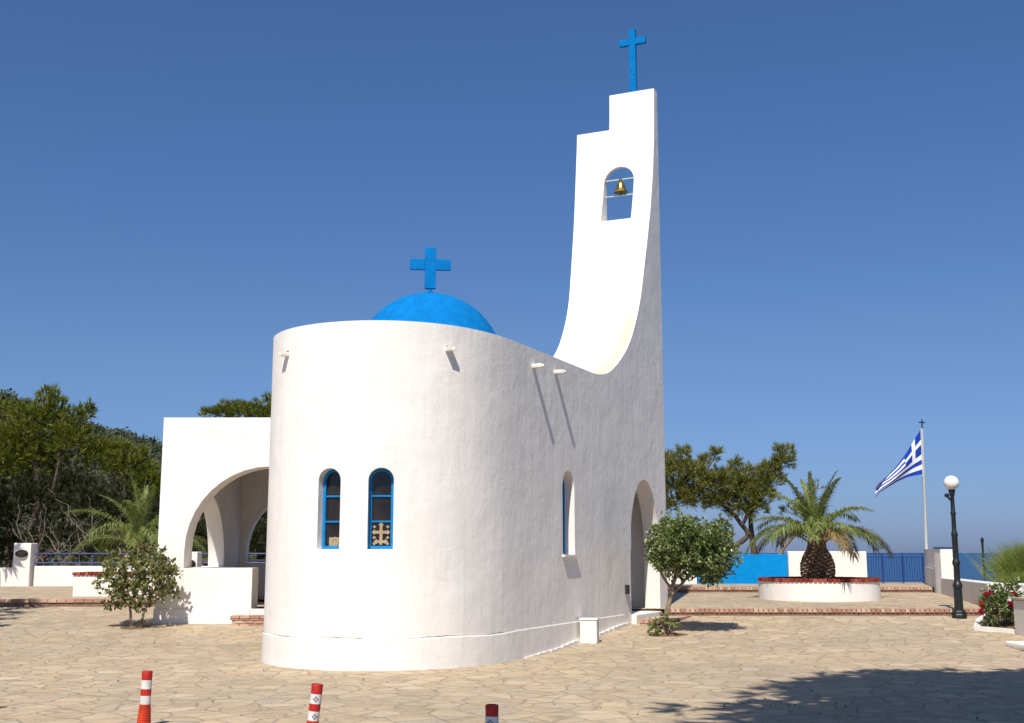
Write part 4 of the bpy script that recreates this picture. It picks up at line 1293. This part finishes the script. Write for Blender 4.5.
rb = tree('rose_bush', (9.78, 23.75, gz(23.7)), 'leafy rose bush with deep red blooms in the kerbed bed', 'bush',
     [([(-.05, 0, 0), (-.1, 0, .3), (-.2, 0, .6)], .015, .008), ([(.05, .05, 0), (.12, .05, .35), (.2, .1, .7)], .015, .008), ([(0, .1, 0), (0, .1, .4), (.05, .1, .8)], .014, .008)],
     [(-.24, 0, .5, .22, .2, .24), (.02, 0, .45, .25, .25, .25), (.22, .1, .6, .22, .22, .22), (-.05, .1, .72, .2, .2, .16), (.3, .1, .3, .2, .2, .25), (-.25, 0, .18, .16, .16, .14), (.35, .1, .85, .16, .16, .12)],
     'broad', lm='broad', bm='bark', dens=7, hollow=.3, L=.07, wd=.042, twigs=1)
for dx, dy, dz in ((-.32, -.12, .68), (-.40, -.1, .50), (-.42, -.1, .33), (-.26, -.2, .72), (.12, -.25, .50), (.17, -.25, .46), (.26, -.1, .7), (-.40, -.1, .36)):
    c = Vector((9.78 + dx, 23.75 + dy, gz(23.7) + dz))
    P, D = in_clump(tuple(c), (.036, .036, .032), 20, .2)
    obj('rose_bloom', MB().quads(rosettes(P, D, 2, .04, .045, .5)), M['petal'], rb)
# second kerb at the right edge
mb = MB(); mb.obox((9.15, 20.5, gz(20.5) + .06), EX, EY, UP, .35, .75, .06)
k2 = tag(obj('kerb', mb, M['white2'], None, (9.15, 20.5, gz(20.5))), 'white stone kerb end at the right edge of the paving', 'kerb'); soften(k2, .02, 1)

# ------------------------------------------------------------------ lamp post
LP = Vector((9.64, 25.55, gz(25.55)))
lamp = thing('lamp_post', tuple(LP), 'black cast iron lamp post with white globe by the brick step', 'street lamp')
mb = MB(); mb.lathe([(.165, -.05), (.165, .07), (.15, .09), (.15, .13), (.125, .16)], 8, LP)
obj('foot', mb, M['iron'], lamp, smooth=20)
mb = MB()
mb.lathe([(r_ * .84, z_) for r_, z_ in [(.115, .15), (.105, .20), (.10, .42), (.092, .62), (.115, .64), (.12, .68), (.115, .72), (.09, .75), (.078, .80), (.074, 1.10), (.092, 1.13), (.10, 1.17), (.092, 1.21), (.07, 1.25), (.066, 1.34), (.066, 1.72), (.08, 1.74), (.085, 1.78), (.075, 1.82), (.058, 1.86), (.055, 2.2), (.068, 2.22), (.07, 2.25), (.055, 2.28), (.048, 2.6), (.062, 2.63), (.07, 2.68), (.085, 2.72), (.085, 2.75), (.04, 2.76)]], 20, LP)
for k in range(12):
    a = 2 * PI * k / 12
    mb.tube([LP + Vector((.084 * math.cos(a), .084 * math.sin(a), .2)), LP + Vector((.077 * math.cos(a), .077 * math.sin(a), .62))], .010, 5)
    mb.tube([LP + Vector((.055 * math.cos(a), .055 * math.sin(a), 1.26)), LP + Vector((.054 * math.cos(a), .054 * math.sin(a), 1.72))], .008, 5)
obj('pole', mb, M['iron'], lamp, smooth=35)
mb = MB(); mb.tube([LP + Vector((-.04, -.02, 2.52)), LP + Vector((-.12, -.04, 2.60)), LP + Vector((-.13, -.04, 2.66))], .022, 8); mb.lathe([(.02, 0), (.05, .02), (.05, .07), (.02, .09)], 12, LP + Vector((-.13, -.04, 2.58)))
obj('spotlight', mb, M['iron'], lamp, smooth=40)
mb = MB(); mb.lathe([(.16 * math.sin(a) + .001, -.16 * math.cos(a)) for a in [PI * k / 24 for k in range(25)]], 36, LP + UP * 2.90)
obj('globe', mb, M['globe'], lamp, smooth=60)

# ------------------------------------------------------------------ flagpole and flag
FP = Vector((13.27, 37.7, pz(37.7)))
fpole = thing('flagpole', tuple(FP), 'slender pale metal flagpole topped by a small cross', 'flagpole')
mb = MB(); mb.lathe([(.07, -.05), (.07, .05), (.048, .08), (.045, 2.5), (.035, 4.9), (.02, 4.98)], 14, FP)
obj('pole', mb, M['steel'], fpole, smooth=40)
mb = MB(); mb.tube([FP + UP * 4.95, FP + UP * 5.27], .022, 8); mb.obox(FP + UP * 5.17, EX, EY, UP, .10, .018, .018)
obj('finial', mb, M['iron'], fpole, smooth=40)
fpole.rotation_euler = (0, R(1.3), 0)
flag = thing('flag', (13.31, 37.7, 5.4), 'blue and white striped flag with cross hanging from the flagpole', 'flag')
NU, NV = 54, 27
sc = .0328
top = [(921, 432.5), (914, 443), (905.6, 456), (896, 469), (887.7, 478), (880.5, 483), (875, 487)]
bot = [(921, 477), (914, 478), (907, 479.5), (896, 484), (887.7, 489), (880, 494), (873, 500)]
def pt(arr, u):
    k = u * (len(arr) - 1); i = min(int(k), len(arr) - 2); f = k - i
    return np.array(arr[i]) * (1 - f) + np.array(arr[i + 1]) * f
V = []
for j in range(NV + 1):
    v_ = j / NV
    for i in range(NU + 1):
        u = i / NU
        p = pt(bot, u) * (1 - v_) + pt(top, u) * v_
        x = 13.31 + (p[0] - 921) * sc + .02 * v_
        z = 4.20 + (477 - p[1]) * sc
        yb = 37.7 + u * (.12 * math.sin(v_ * 6 + u * 4) + .10 * math.sin(u * 9 + v_ * 2)) + .10 * u
        V.append((x, yb, z))
F = []; MI = []
n = NU + 1
for j in range(NV):
    for i in range(NU):
        F.append((j * n + i, j * n + i + 1, (j + 1) * n + i + 1, (j + 1) * n + i))
        st = int((NV - 1 - j) * 9 / NV)               # stripe counted from the top
        ux = i / NU
        if st <= 4 and ux < .37:
            cx_ = .37 / 5
            blue = not (st == 2 or 2 * cx_ <= ux < 3 * cx_)
        else:
            blue = st % 2 == 0
        MI.append(0 if blue else 1)
mb = MB(); mb.v = V; mb.f = [list(q) for q in F]; mb.m = MI
obj('cloth', mb, [M['flagblue'], M['flagwhite']], flag, smooth=180)
mb = MB(); mb.tube([(13.31, 37.7, 4.15), (13.335, 37.7, 5.70)], .008, 6)
obj('hoist_rope', mb, M['flagwhite'], flag)

# ------------------------------------------------------------------ box by the wall
bx = thing('utility_box', (1.45, 21.75, gz(21.75)), 'small white utility box standing against the chapel wall', 'box')
c = Vector((1.42, 21.72, gz(21.7)))
e1 = NN.copy(); e2 = AX.copy()
e1 = (EX * .97 - EY * .24).normalized(); e2 = UP.cross(e1)
o = obj('box_body', MB().obox(c + UP * .215, e1, e2, UP, .155, .13, .215), M['boxpaint'], bx); soften(o, .008, 1)
o = obj('lid', MB().obox(c + UP * .437, e1, e2, UP, .172, .146, .012), M['boxpaint'], bx)
mb = MB()
for z in (.34, .25): mb.obox(c + e1 * .156 + UP * z - e2 * .02, e1, e2, UP, .003, .035, .028)
obj('vent', mb, M['greywall'], bx)

# ------------------------------------------------------------------ bollards
HB = .54
boll = thing('bollard', (0, 0, 0), '', 'bollard', 'flexible traffic bollards along the near edge')
obj('cap', MB().lathe([(.050, HB - .085), (.052, HB - .01), (.047, HB), (.038, HB + .001), (.036, HB - .01), (.005, HB - .012)], 28), M['red'], boll, smooth=40)
for z in (HB - .17, HB - .32):
    obj('white_band', MB().lathe([(.0515, z), (.0515, z + .085)], 28, caps=False), M['bollwhite'], boll, smooth=40)
obj('red_band', MB().lathe([(.051, HB - .235), (.051, HB - .17)], 28, caps=False), M['red'], boll, smooth=40)
prof = [(.115, 0), (.115, .012), (.075, .03)]
z = .03
while z < HB - .325:
    r = .070 - .017 * (z / (HB - .325))
    prof += [(r + .002, z), (r + .002, z + .012), (r - .003, z + .014), (r - .003, z + .02)]
    z += .0225
prof.append((.050, HB - .32))
obj('ribbed_base', MB().lathe(prof, 28), M['orange'], boll, smooth=35)
BP = [(-3.63, 11.86, 1.2, 'upright red and white bollard, leftmost one in view'), (-1.80, 10.74, 6.0, 'red and white bollard leaning right in front of the apse'), (-.155, 9.28, 0, 'bollard standing in the tree shade with dark red cap'), (-5.78, 13.0, 1.5, 'bollard just outside the left edge of the view')]
for k, (x, y, lean, lab) in enumerate(BP):
    if k == 0:
        b_ = boll
    else:
        b_ = boll.copy(); COL.objects.link(b_)
        for ch in list(boll.children):
            c2 = ch.copy(); COL.objects.link(c2); c2.parent = b_
    b_.location = (x, y, 0); b_.rotation_euler = (0, R(lean), 0)
    b_['label'] = lab
def emblem(par, zc, ang):
    mb = MB()
    for dx, dz in ((0, .016), (0, -.016), (.016, 0), (-.016, 0)):
        a = ang + dx / .052
        p = Vector((.0525 * math.cos(a), .0525 * math.sin(a), zc + dz))
        er = Vector((math.cos(a), math.sin(a), 0)); et = Vector((-math.sin(a), math.cos(a), 0))
        mb.obox(p, er, (et + UP).normalized(), (UP - et).normalized(), .0012, .0075, .0075)
    me = mb.mesh('emblem')
    o = bpy.data.objects.new('emblem', me); COL.objects.link(o); o.parent = par; me.materials.append(M['emblem'])
    return o
bs = [o for o in COL.objects if o.name.startswith('bollard') and o.type == 'EMPTY']
emblem(bs[1], HB - .128, R(-82)); emblem(bs[1], HB - .278, R(-70)); emblem(bs[2], HB - .128, R(-105)); emblem(bs[2], HB - .278, R(-100))

# dry leaves swept about the paving
n = 90
P = np.stack([RNG.uniform(-8, 6, n), RNG.uniform(11.5, 24, n), np.zeros(n)], 1)
P[:30, 0] = 3.0 + RNG.normal(size=30) * .5; P[:30, 1] = 13.4 + RNG.normal(size=30) * .25
P[:, 2] = [gz(y) + .008 for y in P[:, 1]]
D = np.stack([RNG.normal(size=n), RNG.normal(size=n), .15 * np.abs(RNG.normal(size=n))], 1)
obj('fallen_leaves', MB().quads(rosettes(P, D / np.linalg.norm(D, axis=1, keepdims=True), 1, .042, .024, .1)), M['frond_dry'], kind='stuff')
